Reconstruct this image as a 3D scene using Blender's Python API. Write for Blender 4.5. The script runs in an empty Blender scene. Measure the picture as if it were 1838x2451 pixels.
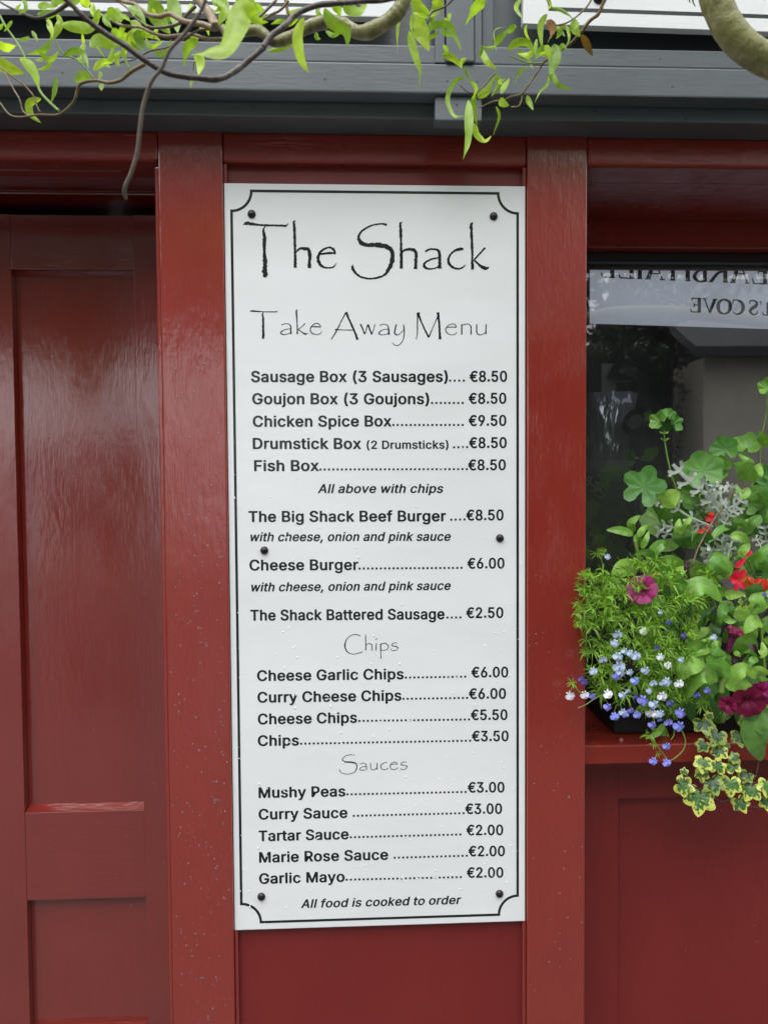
import bpy, bmesh, math, random
from mathutils import Vector, Matrix, noise
from mathutils.geometry import tessellate_polygon
R_ = math.radians
random.seed(7)
sc = bpy.context.scene
COL = sc.collection

# ------------------------------------------------------------------ camera, sky, sun, exposure
CAMLOC = Vector((0, -1.43, 1.6)); FPX = 1700.0
YAW, PITCH, ROLL = R_(-2.34636), R_(-2.03451), R_(0.38536)
ROT = Matrix.Rotation(YAW, 3, 'Z') @ Matrix.Rotation(PITCH, 3, 'X') @ Matrix.Rotation(ROLL, 3, 'Y')
cd = bpy.data.cameras.new('camera'); cam = bpy.data.objects.new('camera', cd); COL.objects.link(cam)
cam.matrix_world = Matrix.Translation(CAMLOC) @ (ROT @ Matrix.Rotation(math.pi/2, 3, 'X')).to_4x4()
cd.sensor_fit = 'VERTICAL'; cd.sensor_height = 9.8; cd.lens = 9.8*FPX/2451
cd.clip_start = 0.02; cd.clip_end = 8000
cd.dof.use_dof = True; cd.dof.focus_distance = 1.43; cd.dof.aperture_fstop = 2.0
sc.camera = cam

world = bpy.data.worlds.new("World"); sc.world = world; world.use_nodes = True
wn = world.node_tree; bg = wn.nodes['Background']
sky = wn.nodes.new('ShaderNodeTexSky'); sky.sky_type = 'NISHITA'; sky.sun_disc = False
sky.sun_elevation = R_(60); sky.sun_rotation = R_(200); sky.dust_density = 6; sky.air_density = 1.0; sky.ozone_density = 1.0
hs = wn.nodes.new('ShaderNodeMix'); hs.data_type = 'RGBA'; hs.inputs[0].default_value = .8      # thin blue behind an even cloud sheet
wtc = wn.nodes.new('ShaderNodeTexCoord'); wns = wn.nodes.new('ShaderNodeTexNoise'); wns.inputs['Scale'].default_value = 2.2; wns.inputs['Detail'].default_value = 5
wn.links.new(wtc.outputs['Generated'], wns.inputs[0]); wr = wn.nodes.new('ShaderNodeValToRGB'); wn.links.new(wns.outputs[0], wr.inputs[0])
wr.color_ramp.elements[0].position = .3; wr.color_ramp.elements[0].color = (.86, .89, .94, 1); wr.color_ramp.elements[1].position = .7; wr.color_ramp.elements[1].color = (1.12, 1.14, 1.17, 1)
wv = wn.nodes.new('ShaderNodeVectorMath'); wv.operation = 'SCALE'; wv.inputs['Scale'].default_value = 15.0; wn.links.new(wr.outputs[0], wv.inputs[0])
wsx = wn.nodes.new('ShaderNodeSeparateXYZ'); wn.links.new(wtc.outputs['Generated'], wsx.inputs[0])      # overcast sky: brighter towards the zenith
wmr = wn.nodes.new('ShaderNodeMapRange'); wn.links.new(wsx.outputs[2], wmr.inputs[0]); wmr.inputs[3].default_value = 11.5; wmr.inputs[4].default_value = 25.0; wn.links.new(wmr.outputs[0], wv.inputs['Scale'])
wn.links.new(sky.outputs[0], hs.inputs[6]); wn.links.new(wv.outputs[0], hs.inputs[7]); wn.links.new(hs.outputs[2], bg.inputs[0])
bg.inputs[1].default_value = 0.11
sl = bpy.data.lights.new('sun', 'SUN'); sl.energy = 1.5; sl.angle = R_(50); sl.color = (1, .98, .96)
sun = bpy.data.objects.new('sun', sl); COL.objects.link(sun)
_az = R_(200); _el = R_(60)          # sun behind the camera and a little to the left
sd = Vector((math.sin(_az)*math.cos(_el), math.cos(_az)*math.cos(_el), math.sin(_el)))
sun.rotation_euler = sd.to_track_quat('Z', 'Y').to_euler(); sun.location = (-3, -6, 9)
sc.view_settings.view_transform = 'Standard'; sc.view_settings.look = 'None'
sc.view_settings.gamma = 1; sc.view_settings.use_curve_mapping = False
sc.view_settings.exposure = 0.34

# ------------------------------------------------------------------ helpers
def W(px, py, Y=0.0):
    """point of the real place at depth Y that the photograph shows at px, py"""
    d = ROT @ Vector(((px-919)/FPX, 1, -(py-1225.5)/FPX))
    t = (Y - CAMLOC.y)/d.y
    return CAMLOC + d*t
def thing(name, label, cat, loc=(0,0,0), group=None):
    o = bpy.data.objects.new(name, None); COL.objects.link(o); o.location = loc
    o.empty_display_size = .05
    o['label'] = label; o['category'] = cat
    if group: o['group'] = group
    return o
def link(name, me, mat, parent=None, smooth=False):
    o = bpy.data.objects.new(name, me); COL.objects.link(o)
    if mat and not me.materials: me.materials.append(mat)
    if smooth:
        me.polygons.foreach_set('use_smooth', [True]*len(me.polygons))
    if parent:
        o.parent = parent; p = parent; off = Vector((0,0,0))
        while p: off += p.location; p = p.parent
        o.location = -off            # mesh data is in world coordinates
    return o
def mesh(name, V, F, mat, parent=None, smooth=False, uv=None):
    me = bpy.data.meshes.new(name); me.from_pydata([tuple(v) for v in V], [], F)
    if uv:
        l = me.uv_layers.new(name='UVMap'); vi = [0]*len(me.loops); me.loops.foreach_get('vertex_index', vi)
        buf = []
        for i in vi: buf += [uv[i][0], uv[i][1]]
        l.data.foreach_set('uv', buf)
    me.update()
    return link(name, me, mat, parent, smooth)
def box(name, x0, x1, y0, y1, z0, z1, mat, parent=None, bev=.0015, seg=2, jit=0):
    bm = bmesh.new(); bmesh.ops.create_cube(bm, size=1)
    for v in bm.verts:
        v.co = Vector((x0+(v.co.x+.5)*(x1-x0), y0+(v.co.y+.5)*(y1-y0), z0+(v.co.z+.5)*(z1-z0)))
    if bev: bmesh.ops.bevel(bm, geom=bm.edges[:], offset=bev, segments=seg, affect='EDGES', profile=.6)
    me = bpy.data.meshes.new(name); bm.to_mesh(me); bm.free()
    return link(name, me, mat, parent)
def prism(name, prof, x0, x1, mat, parent=None, smooth=False):
    """profile in (y, z) swept along x"""
    n = len(prof); V = [(x0, y, z) for y, z in prof] + [(x1, y, z) for y, z in prof]
    F = [(i, (i+1) % n, n+(i+1) % n, n+i) for i in range(n)] + [tuple(range(n))[::-1], tuple(range(n, 2*n))]
    return mesh(name, V, F, mat, parent, smooth)
def crom(P, k):
    """Catmull-Rom through P (Vectors), k points per span"""
    if len(P) < 3: 
        return [P[0].lerp(P[1], i/k) for i in range(k)] + [P[-1]]
    out = []
    Q = [P[0]*2-P[1]] + list(P) + [P[-1]*2-P[-2]]
    for i in range(1, len(Q)-2):
        a, b, c, d = Q[i-1:i+3]
        for j in range(k):
            t = j/k
            out.append(.5*((2*b)+(c-a)*t+(2*a-5*b+4*c-d)*t*t+(3*b-a-3*c+d)*t*t*t))
    out.append(P[-1].copy()); return out
class MB:
    def __init__(s): s.V, s.F, s.U = [], [], []
    def add(s, V, F, U=None):
        n = len(s.V); s.V += V; s.F += [tuple(i+n for i in f) for f in F]; s.U += U if U else [(0, 0)]*len(V)
    def build(s, name, mat, parent=None, smooth=True, kind=None):
        o = mesh(name, s.V, s.F, mat, parent, smooth, s.U)
        if kind: o['kind'] = kind
        return o
def tube_geo(P, rad, sides=8, knob=0):
    V, F, U = [], [], []; n = len(P)
    up = Vector((.3, -1, .2)).normalized()
    for i, p in enumerate(P):
        t = (P[min(i+1, n-1)]-P[max(i-1, 0)]).normalized()
        a = t.cross(up).normalized(); b = t.cross(a).normalized()
        r = rad(i/(n-1)) if callable(rad) else rad
        if knob: r *= 1+knob*noise.noise(p*60)+knob*.8*noise.noise(p*190+Vector((9,0,0)))
        for j in range(sides):
            w = 2*math.pi*j/sides
            V.append(p+(a*math.cos(w)+b*math.sin(w))*r); U.append((j/sides, i/n))
    for i in range(n-1):
        for j in range(sides):
            F.append((i*sides+j, i*sides+(j+1) % sides, (i+1)*sides+(j+1) % sides, (i+1)*sides+j))
    F.append(tuple(range(sides))[::-1]); F.append(tuple((n-1)*sides+j for j in range(sides)))
    return V, F, U
def taper(a, b): return lambda t: a+(b-a)*t

# ------------------------------------------------------------------ materials
def nmat(name):
    m = bpy.data.materials.new(name); m.use_nodes = True
    return m, m.node_tree, m.node_tree.nodes['Principled BSDF']
def tex_noise(nt, scale, detail=4, rough=.55, vec=None, space='Object', dist=0):
    tc = nt.nodes.new('ShaderNodeTexCoord'); mp = nt.nodes.new('ShaderNodeMapping')
    mp.inputs['Scale'].default_value = scale
    nt.links.new(tc.outputs[space], mp.inputs[0])
    n = nt.nodes.new('ShaderNodeTexNoise'); n.inputs['Scale'].default_value = 1; n.inputs['Detail'].default_value = detail
    n.inputs['Roughness'].default_value = rough; n.inputs['Distortion'].default_value = dist
    nt.links.new(mp.outputs[0], n.inputs[0]); return n
def ramp(nt, src, stops):
    r = nt.nodes.new('ShaderNodeValToRGB'); nt.links.new(src, r.inputs[0])
    e = r.color_ramp.elements
    while len(e) < len(stops): e.new(.5)
    for x, (p, c) in zip(e, stops): x.position = p; x.color = (*c, 1) if len(c) == 3 else c
    return r
def bump(nt, src, strength, dist, prev=None):
    b = nt.nodes.new('ShaderNodeBump'); b.inputs['Strength'].default_value = strength; b.inputs['Distance'].default_value = dist
    nt.links.new(src, b.inputs['Height'])
    if prev: nt.links.new(prev.outputs[0], b.inputs['Normal'])
    return b
def paint(name, col, rough, grain='z', bs=.5, coat=0.0, var=.12, orange=.3):
    m, nt, p = nmat(name)
    s1, s2, s3 = (230, 230, 22), (60, 60, 26), (420, 420, 60)
    if grain == 'x': s1, s2, s3 = (s1[2], s1[1], s1[0]), (s2[2], s2[1], s2[0]), (s3[2], s3[1], s3[0])
    n1 = tex_noise(nt, s1, 5); n2 = tex_noise(nt, s2, 3); n3 = tex_noise(nt, (600, 600, 600), 2); n4 = tex_noise(nt, (5, 5, 2.5), 4)
    pt = tex_noise(nt, (9, 9, 5), 2); pr = ramp(nt, pt.outputs[0], [(.38, (.12, .12, .12)), (.66, (1, 1, 1))])
    def mod(src):
        q = nt.nodes.new('ShaderNodeMath'); q.operation = 'MULTIPLY'; nt.links.new(src, q.inputs[0]); nt.links.new(pr.outputs[0], q.inputs[1]); return q.outputs[0]
    b = bump(nt, n2.outputs[0], min(1, bs), .0011); b = bump(nt, mod(n1.outputs[0]), min(1, bs), .0012, b); b = bump(nt, n3.outputs[0], orange, .0002, b)
    nt.links.new(b.outputs[0], p.inputs['Normal'])
    c0 = tuple(c*(1-var) for c in col); c1 = tuple(c*(1+var) for c in col)
    mx = nt.nodes.new('ShaderNodeMath'); mx.operation = 'ADD'; mx.inputs[1].default_value = 0
    ad = nt.nodes.new('ShaderNodeMix'); ad.data_type = 'FLOAT'; ad.inputs[0].default_value = .4
    nt.links.new(n4.outputs[0], ad.inputs[2]); nt.links.new(n1.outputs[0], ad.inputs[3])
    r = ramp(nt, ad.outputs[0], [(.3, c0), (.7, c1)]); nt.links.new(r.outputs[0], p.inputs['Base Color'])
    nt.nodes.remove(mx)
    rr = nt.nodes.new('ShaderNodeMapRange'); rr.inputs[3].default_value = rough*.7; rr.inputs[4].default_value = rough*1.35
    nt.links.new(n4.outputs[0], rr.inputs[0]); nt.links.new(rr.outputs[0], p.inputs['Roughness'])
    p.inputs['Coat Weight'].default_value = coat; p.inputs['Coat Roughness'].default_value = .07; p.inputs['Coat IOR'].default_value = 1.75
    if coat: nt.links.new(b.outputs[0], p.inputs['Coat Normal'])
    return m
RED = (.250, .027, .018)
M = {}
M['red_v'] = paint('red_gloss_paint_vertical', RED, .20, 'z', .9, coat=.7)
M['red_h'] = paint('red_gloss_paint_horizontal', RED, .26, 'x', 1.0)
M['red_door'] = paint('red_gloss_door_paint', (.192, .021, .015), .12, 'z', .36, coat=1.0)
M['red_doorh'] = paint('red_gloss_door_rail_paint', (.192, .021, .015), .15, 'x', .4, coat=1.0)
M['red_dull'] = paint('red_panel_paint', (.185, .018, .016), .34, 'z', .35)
GREY = (.10, .118, .128)
M['grey'] = paint('grey_fascia_paint', GREY, .38, 'x', .38, var=.2, orange=.5)
M['grey_v'] = paint('grey_batten_paint', GREY, .38, 'z', .6, var=.10, orange=.5)
def simple(name, col, rough=.5, metal=0, spec=.5, noise_s=None, var=.2, b=0):
    m, nt, p = nmat(name); p.inputs['Base Color'].default_value = (*col, 1); p.inputs['Roughness'].default_value = rough
    p.inputs['Metallic'].default_value = metal; p.inputs['Specular IOR Level'].default_value = spec
    if noise_s:
        n = tex_noise(nt, noise_s, 5)
        r = ramp(nt, n.outputs[0], [(.3, tuple(c*(1-var) for c in col)), (.7, tuple(c*(1+var) for c in col))])
        nt.links.new(r.outputs[0], p.inputs['Base Color'])
        if b: nt.links.new(bump(nt, n.outputs[0], b, .004).outputs[0], p.inputs['Normal'])
    return m
# printed board: white, faint horizontal flutes showing through
m, nt, p = nmat('white_printed_board'); M['board'] = m
p.inputs['Base Color'].default_value = (.80, .825, .83, 1); p.inputs['Roughness'].default_value = .22
tc = nt.nodes.new('ShaderNodeTexCoord'); sx = nt.nodes.new('ShaderNodeSeparateXYZ'); nt.links.new(tc.outputs['Object'], sx.inputs[0])
mu = nt.nodes.new('ShaderNodeMath'); mu.operation = 'MULTIPLY'; mu.inputs[1].default_value = 2*math.pi/.0047
sn = nt.nodes.new('ShaderNodeMath'); sn.operation = 'SINE'
nt.links.new(sx.outputs[2], mu.inputs[0]); nt.links.new(mu.outputs[0], sn.inputs[0])
nz = tex_noise(nt, (3, 3, 9), 3)
b1 = bump(nt, sn.outputs[0], .08, .0003); b1 = bump(nt, nz.outputs[0], .08, .01, b1)
nt.links.new(b1.outputs[0], p.inputs['Normal'])
rb = ramp(nt, nz.outputs[0], [(.3, (.77, .80, .80)), (.7, (.83, .85, .86))]); nt.links.new(rb.outputs[0], p.inputs['Base Color'])
M['ink'] = simple('black_ink', (.012, .018, .018), .25)
M['cap'] = simple('black_screw_cap', (.012, .008, .010), .22)
M['black'] = simple('black_rubber', (.01, .01, .012), .5)
M['dark_metal'] = simple('black_lamp_metal', (.008, .008, .010), .45)
M['grey_disc'] = simple('frosted_lamp_lens', (.32, .33, .36), .4)
M['pot'] = simple('dark_green_planter', (.008, .010, .006), .8, noise_s=(30, 30, 30))
M['soil'] = simple('potting_soil', (.02, .013, .009), .9, noise_s=(60, 60, 60))
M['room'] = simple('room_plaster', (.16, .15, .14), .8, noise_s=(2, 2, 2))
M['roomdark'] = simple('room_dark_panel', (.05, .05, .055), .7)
M['metal'] = simple('brushed_steel', (.45, .46, .48), .35, 1)
m, nt, p = nmat('rippled_glass'); M['rglass'] = m
p.inputs['Base Color'].default_value = (.85, .88, .92, 1); p.inputs['Roughness'].default_value = .10; p.inputs['Specular IOR Level'].default_value = .9
nt.links.new(bump(nt, tex_noise(nt, (34, 34, 12), 1, dist=.8).outputs[0], .6, .02).outputs[0], p.inputs['Normal'])
p.inputs['Metallic'].default_value = .5
# window glass: transparent + mirror by Fresnel (double pane)
m = bpy.data.materials.new('window_glass'); m.use_nodes = True; nt = m.node_tree; nt.nodes.clear(); M['glass'] = m
o_ = nt.nodes.new('ShaderNodeOutputMaterial'); mix = nt.nodes.new('ShaderNodeMixShader'); tr = nt.nodes.new('ShaderNodeBsdfTransparent')
gl = nt.nodes.new('ShaderNodeBsdfGlossy'); gl.inputs['Roughness'].default_value = .015; fr = nt.nodes.new('ShaderNodeFresnel'); fr.inputs[0].default_value = 2.2
gl.inputs[0].default_value = (1, 1, 1, 1); tr.inputs[0].default_value = (.86, .88, .88, 1)
nt.links.new(fr.outputs[0], mix.inputs[0]); nt.links.new(tr.outputs[0], mix.inputs[1]); nt.links.new(gl.outputs[0], mix.inputs[2]); dd = nt.nodes.new('ShaderNodeBsdfDiffuse'); dd.inputs[0].default_value = (.5, .52, .55, 1); dm = nt.nodes.new('ShaderNodeMixShader')      # light dust film
dn = tex_noise(nt, (7, 7, 5), 6, .7); dr_ = nt.nodes.new('ShaderNodeMapRange'); dr_.inputs[1].default_value = .3; dr_.inputs[2].default_value = .8; dr_.inputs[3].default_value = .02; dr_.inputs[4].default_value = .09
nt.links.new(dn.outputs[0], dr_.inputs[0]); nt.links.new(dr_.outputs[0], dm.inputs[0]); nt.links.new(mix.outputs[0], dm.inputs[1]); nt.links.new(dd.outputs[0], dm.inputs[2]); nt.links.new(dm.outputs[0], o_.inputs[0])
nn = tex_noise(nt, (3, 3, 2), 2); nt.links.new(bump(nt, nn.outputs[0], .06, .01).outputs[0], gl.inputs['Normal'])
# water drop
m, nt, p = nmat('water_drop'); M['drop'] = m; 
p.inputs['Base Color'].default_value = (1, 1, 1, 1); p.inputs['Roughness'].default_value = .02; p.inputs['IOR'].default_value = 1.36; p.inputs['Transmission Weight'].default_value = .95
m = bpy.data.materials.new('water_drop_glint_tint'); m.use_nodes = True; nt = m.node_tree; nt.nodes.clear(); M['drop'] = m
o_ = nt.nodes.new('ShaderNodeOutputMaterial'); mix = nt.nodes.new('ShaderNodeMixShader'); tr = nt.nodes.new('ShaderNodeBsdfTransparent'); gl = nt.nodes.new('ShaderNodeBsdfGlossy')
gl.inputs['Roughness'].default_value = .08; fr = nt.nodes.new('ShaderNodeFresnel'); fr.inputs[0].default_value = 1.36; wd = nt.nodes.new('ShaderNodeBsdfDiffuse'); wd.inputs[0].default_value = (.9, .9, .92, 1); wm = nt.nodes.new('ShaderNodeMixShader'); wm.inputs[0].default_value = .09  # white diffuse share paints in the drops' scattered highlights
nt.links.new(fr.outputs[0], mix.inputs[0]); nt.links.new(tr.outputs[0], mix.inputs[1]); nt.links.new(gl.outputs[0], mix.inputs[2]); nt.links.new(mix.outputs[0], wm.inputs[1]); nt.links.new(wd.outputs[0], wm.inputs[2]); nt.links.new(wm.outputs[0], o_.inputs[0])
def leafmat(name, col, vein, rough=.4, trans=.35, veins=7, veinw=.5, tcol=None, radial=False, edge=None, spec=.5, var=.25, hue=.02):
    m, nt, p = nmat(name); N = nt.nodes; L = nt.links
    uv = N.new('ShaderNodeUVMap'); s = N.new('ShaderNodeSeparateXYZ'); L.new(uv.outputs[0], s.inputs[0])
    def mth(op, a, b=None, c=None):
        x = N.new('ShaderNodeMath'); x.operation = op
        for i, q in enumerate((a, b, c)):
            if q is None: continue
            if isinstance(q, (int, float)): x.inputs[i].default_value = q
            else: L.new(q, x.inputs[i])
        return x.outputs[0]
    if radial:   # u = radius 0..1, v = angle 0..1
        w = mth('MULTIPLY', s.outputs[1], veins*2*math.pi)
        side = mth('POWER', mth('ABSOLUTE', mth('COSINE', mth('MULTIPLY', w, .5))), 26)
        v = mth('MULTIPLY', side, mth('SUBTRACT', 1.1, s.outputs[0]))
    else:        # u = -1..1 mapped 0..1 across, v along
        au = mth('ABSOLUTE', mth('SUBTRACT', mth('MULTIPLY', s.outputs[0], 2), 1))
        mid = mth('SUBTRACT', 1, mth('SMOOTH_MIN', mth('MULTIPLY', au, 9), 1, .2))
        w = mth('MULTIPLY', mth('SUBTRACT', s.outputs[1], mth('MULTIPLY', au, .22)), veins*2*math.pi)
        side = mth('MULTIPLY', mth('POWER', mth('ABSOLUTE', mth('COSINE', w)), 12), mth('SUBTRACT', .55, mth('MULTIPLY', au, .4)))
        v = mth('MAXIMUM', mid, side)
    v = mth('MULTIPLY', v, veinw)
    nz = tex_noise(nt, (60, 60, 60), 4)
    oi = N.new('ShaderNodeObjectInfo')
    base = ramp(nt, nz.outputs[0], [(.3, tuple(c*(1-var) for c in col)), (.7, tuple(c*(1+var) for c in col))])
    hsn = N.new('ShaderNodeHueSaturation'); L.new(base.outputs[0], hsn.inputs['Color'])
    mr = N.new('ShaderNodeMapRange'); L.new(oi.outputs['Random'], mr.inputs[0]); mr.inputs[3].default_value = .75; mr.inputs[4].default_value = 1.3; L.new(mr.outputs[0], hsn.inputs['Value'])
    mr2 = N.new('ShaderNodeMapRange'); L.new(oi.outputs['Random'], mr2.inputs[0]); mr2.inputs[3].default_value = .5+hue; mr2.inputs[4].default_value = .5-hue; L.new(mr2.outputs[0], hsn.inputs['Hue'])
    src = hsn.outputs[0]
    if edge:
        e = N.new('ShaderNodeMix'); e.data_type = 'RGBA'; e.inputs[7].default_value = (*edge, 1)
        ns = tex_noise(nt, (130, 130, 130), 3)
        f = mth('ADD', s.outputs[0], mth('MULTIPLY', mth('SUBTRACT', ns.outputs[0], .5), 2.3))
        r = ramp(nt, f, [(.62, (0, 0, 0)), (.76, (1, 1, 1))]); L.new(r.outputs[0], e.inputs[0]); L.new(src, e.inputs[6]); src = e.outputs[2]
    x = N.new('ShaderNodeMix'); x.data_type = 'RGBA'; x.inputs[7].default_value = (*vein, 1)
    L.new(v, x.inputs[0]); L.new(src, x.inputs[6]); L.new(x.outputs[2], p.inputs['Base Color'])
    p.inputs['Roughness'].default_value = rough; p.inputs['Specular IOR Level'].default_value = spec
    L.new(bump(nt, v, -.5, .0012, bump(nt, nz.outputs[0], .35, .002)).outputs[0], p.inputs['Normal'])
    out = N['Material Output']; ms = N.new('ShaderNodeMixShader'); tl = N.new('ShaderNodeBsdfTranslucent')
    ms.inputs[0].default_value = trans
    g = N.new('ShaderNodeMix'); g.data_type = 'RGBA'; g.blend_type = 'MULTIPLY'; g.inputs[0].default_value = 1
    t = tcol or (1.5, 1.5, .6); g.inputs[7].default_value = (*t, 1); L.new(x.outputs[2], g.inputs[6]); L.new(g.outputs[2], tl.inputs[0])
    L.new(p.outputs[0], ms.inputs[1]); L.new(tl.outputs[0], ms.inputs[2]); L.new(ms.outputs[0], out.inputs[0])
    return m
M['willow_leaf'] = leafmat('willow_leaf', (.32, .51, .05), (.5, .62, .14), .32, .45, veins=9, veinw=.35, hue=.015)
M['willow_brown'] = leafmat('withered_willow_leaf', (.22, .11, .02), (.3, .2, .05), .5, .3)
M['petunia_leaf'] = leafmat('petunia_leaf', (.20, .43, .06), (.38, .56, .16), .36, .28, veins=4, veinw=.5)
M['dark_leaf'] = leafmat('dark_plant_leaf', (.08, .21, .04), (.14, .3, .08), .4, .2, veins=4, veinw=.4)
M['geranium_leaf'] = leafmat('geranium_leaf', (.12, .31, .05), (.2, .36, .12), .42, .25, veins=7, veinw=.45, radial=True)
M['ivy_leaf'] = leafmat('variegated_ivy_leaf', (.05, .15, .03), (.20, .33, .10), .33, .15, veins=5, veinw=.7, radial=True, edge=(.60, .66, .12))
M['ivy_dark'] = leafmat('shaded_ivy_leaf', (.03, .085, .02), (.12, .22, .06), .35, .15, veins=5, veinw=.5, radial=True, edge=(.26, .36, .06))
M['tree_leaf'] = leafmat('dark_tree_leaf', (.022, .045, .012), (.03, .06, .02), .5, .12, veins=3, veinw=.2)
M['lobelia_leaf'] = leafmat('lobelia_leaf', (.27, .46, .04), (.36, .52, .06), .45, .3, veins=3, veinw=.2, var=.5)
M['miller'] = leafmat('dusty_miller_leaf', (.42, .48, .42), (.52, .57, .50), .8, .12, veins=6, veinw=.3, tcol=(1, 1, 1), var=.15, spec=.2)
M['magenta'] = leafmat('magenta_petal', (.24, .004, .075), (.10, .002, .04), .5, .25, veins=10, veinw=.8, radial=True, tcol=(1.4, 1, 1.3))
M['magenta_tube'] = leafmat('magenta_tube', (.17, .012, .075), (.06, .004, .03), .55, .2, veins=3, veinw=.8)
M['bud'] = leafmat('dark_bud', (.05, .014, .03), (.03, .01, .02), .6, .1)
M['red_petal'] = leafmat('scarlet_petal', (.78, .045, .02), (.6, .02, .02), .45, .3, veins=4, veinw=.4, tcol=(1.2, 1, 1))
M['lob_blue'] = leafmat('blue_lobelia_petal', (.26, .28, .85), (.5, .55, .9), .5, .3, tcol=(1, 1, 1.2), veinw=.4)
M['lob_deep'] = leafmat('deep_blue_lobelia_petal', (.13, .14, .55), (.3, .35, .8), .5, .3, tcol=(1, 1, 1.2), veinw=.4)
M['lob_pale'] = leafmat('pale_lobelia_petal', (.48, .58, .80), (.75, .8, .9), .5, .3, tcol=(1, 1, 1), veinw=.4)
M['lob_white'] = leafmat('white_lobelia_petal', (.80, .82, .90), (.85, .85, .9), .5, .3, tcol=(1, 1, 1), veinw=.4)
M['yellow'] = leafmat('yellow_leaf', (.6, .42, .03), (.6, .5, .1), .5, .3)
M['stem'] = simple('green_stem', (.16, .27, .05), .5, noise_s=(50, 50, 50))
M['stem_brown'] = simple('dry_stem', (.22, .15, .09), .7, noise_s=(90, 90, 90), var=.4)
M['ivy_stem'] = simple('ivy_stem', (.09, .05, .04), .6)
def bark(name, a, b_, c, scale=(60, 60, 60), st=.9):
    m, nt, p = nmat(name); n = tex_noise(nt, scale, 6, .65); n2 = tex_noise(nt, tuple(s*.3 for s in scale), 3)
    r = ramp(nt, n.outputs[0], [(.33, a), (.5, b_), (.66, c)]); mixn = nt.nodes.new('ShaderNodeMix'); mixn.data_type = 'RGBA'
    r2 = ramp(nt, n2.outputs[0], [(.42, (0, 0, 0)), (.58, (1, 1, 1))]); nt.links.new(r2.outputs[0], mixn.inputs[0])
    nt.links.new(r.outputs[0], mixn.inputs[6]); mixn.inputs[7].default_value = (*b_, 1)
    nt.links.new(mixn.outputs[2], p.inputs['Base Color']); p.inputs['Roughness'].default_value = .4
    nt.links.new(bump(nt, n.outputs[0], st, .003).outputs[0], p.inputs['Normal']); return m
M['bark_moss'] = bark('mossy_bark', (.05, .045, .02), (.17, .17, .05), (.40, .36, .22))
M['bark_dark'] = bark('wet_dark_bark', (.02, .014, .012), (.05, .035, .03), (.20, .18, .16))
M['bark_pale'] = bark('pale_twig_bark', (.12, .08, .05), (.28, .20, .12), (.45, .38, .27), (90, 90, 90))
M['bark_grey'] = bark('grey_twig_bark', (.08, .065, .05), (.15, .12, .09), (.22, .18, .14), (40, 40, 40), .4)
M['bark_olive'] = bark('olive_twig_bark', (.07, .05, .015), (.17, .12, .035), (.28, .22, .09), (90, 90, 90))
M['bark_green'] = bark('green_limb_bark', (.10, .10, .03), (.20, .20, .06), (.40, .36, .20), (70, 70, 70), .9)

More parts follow.
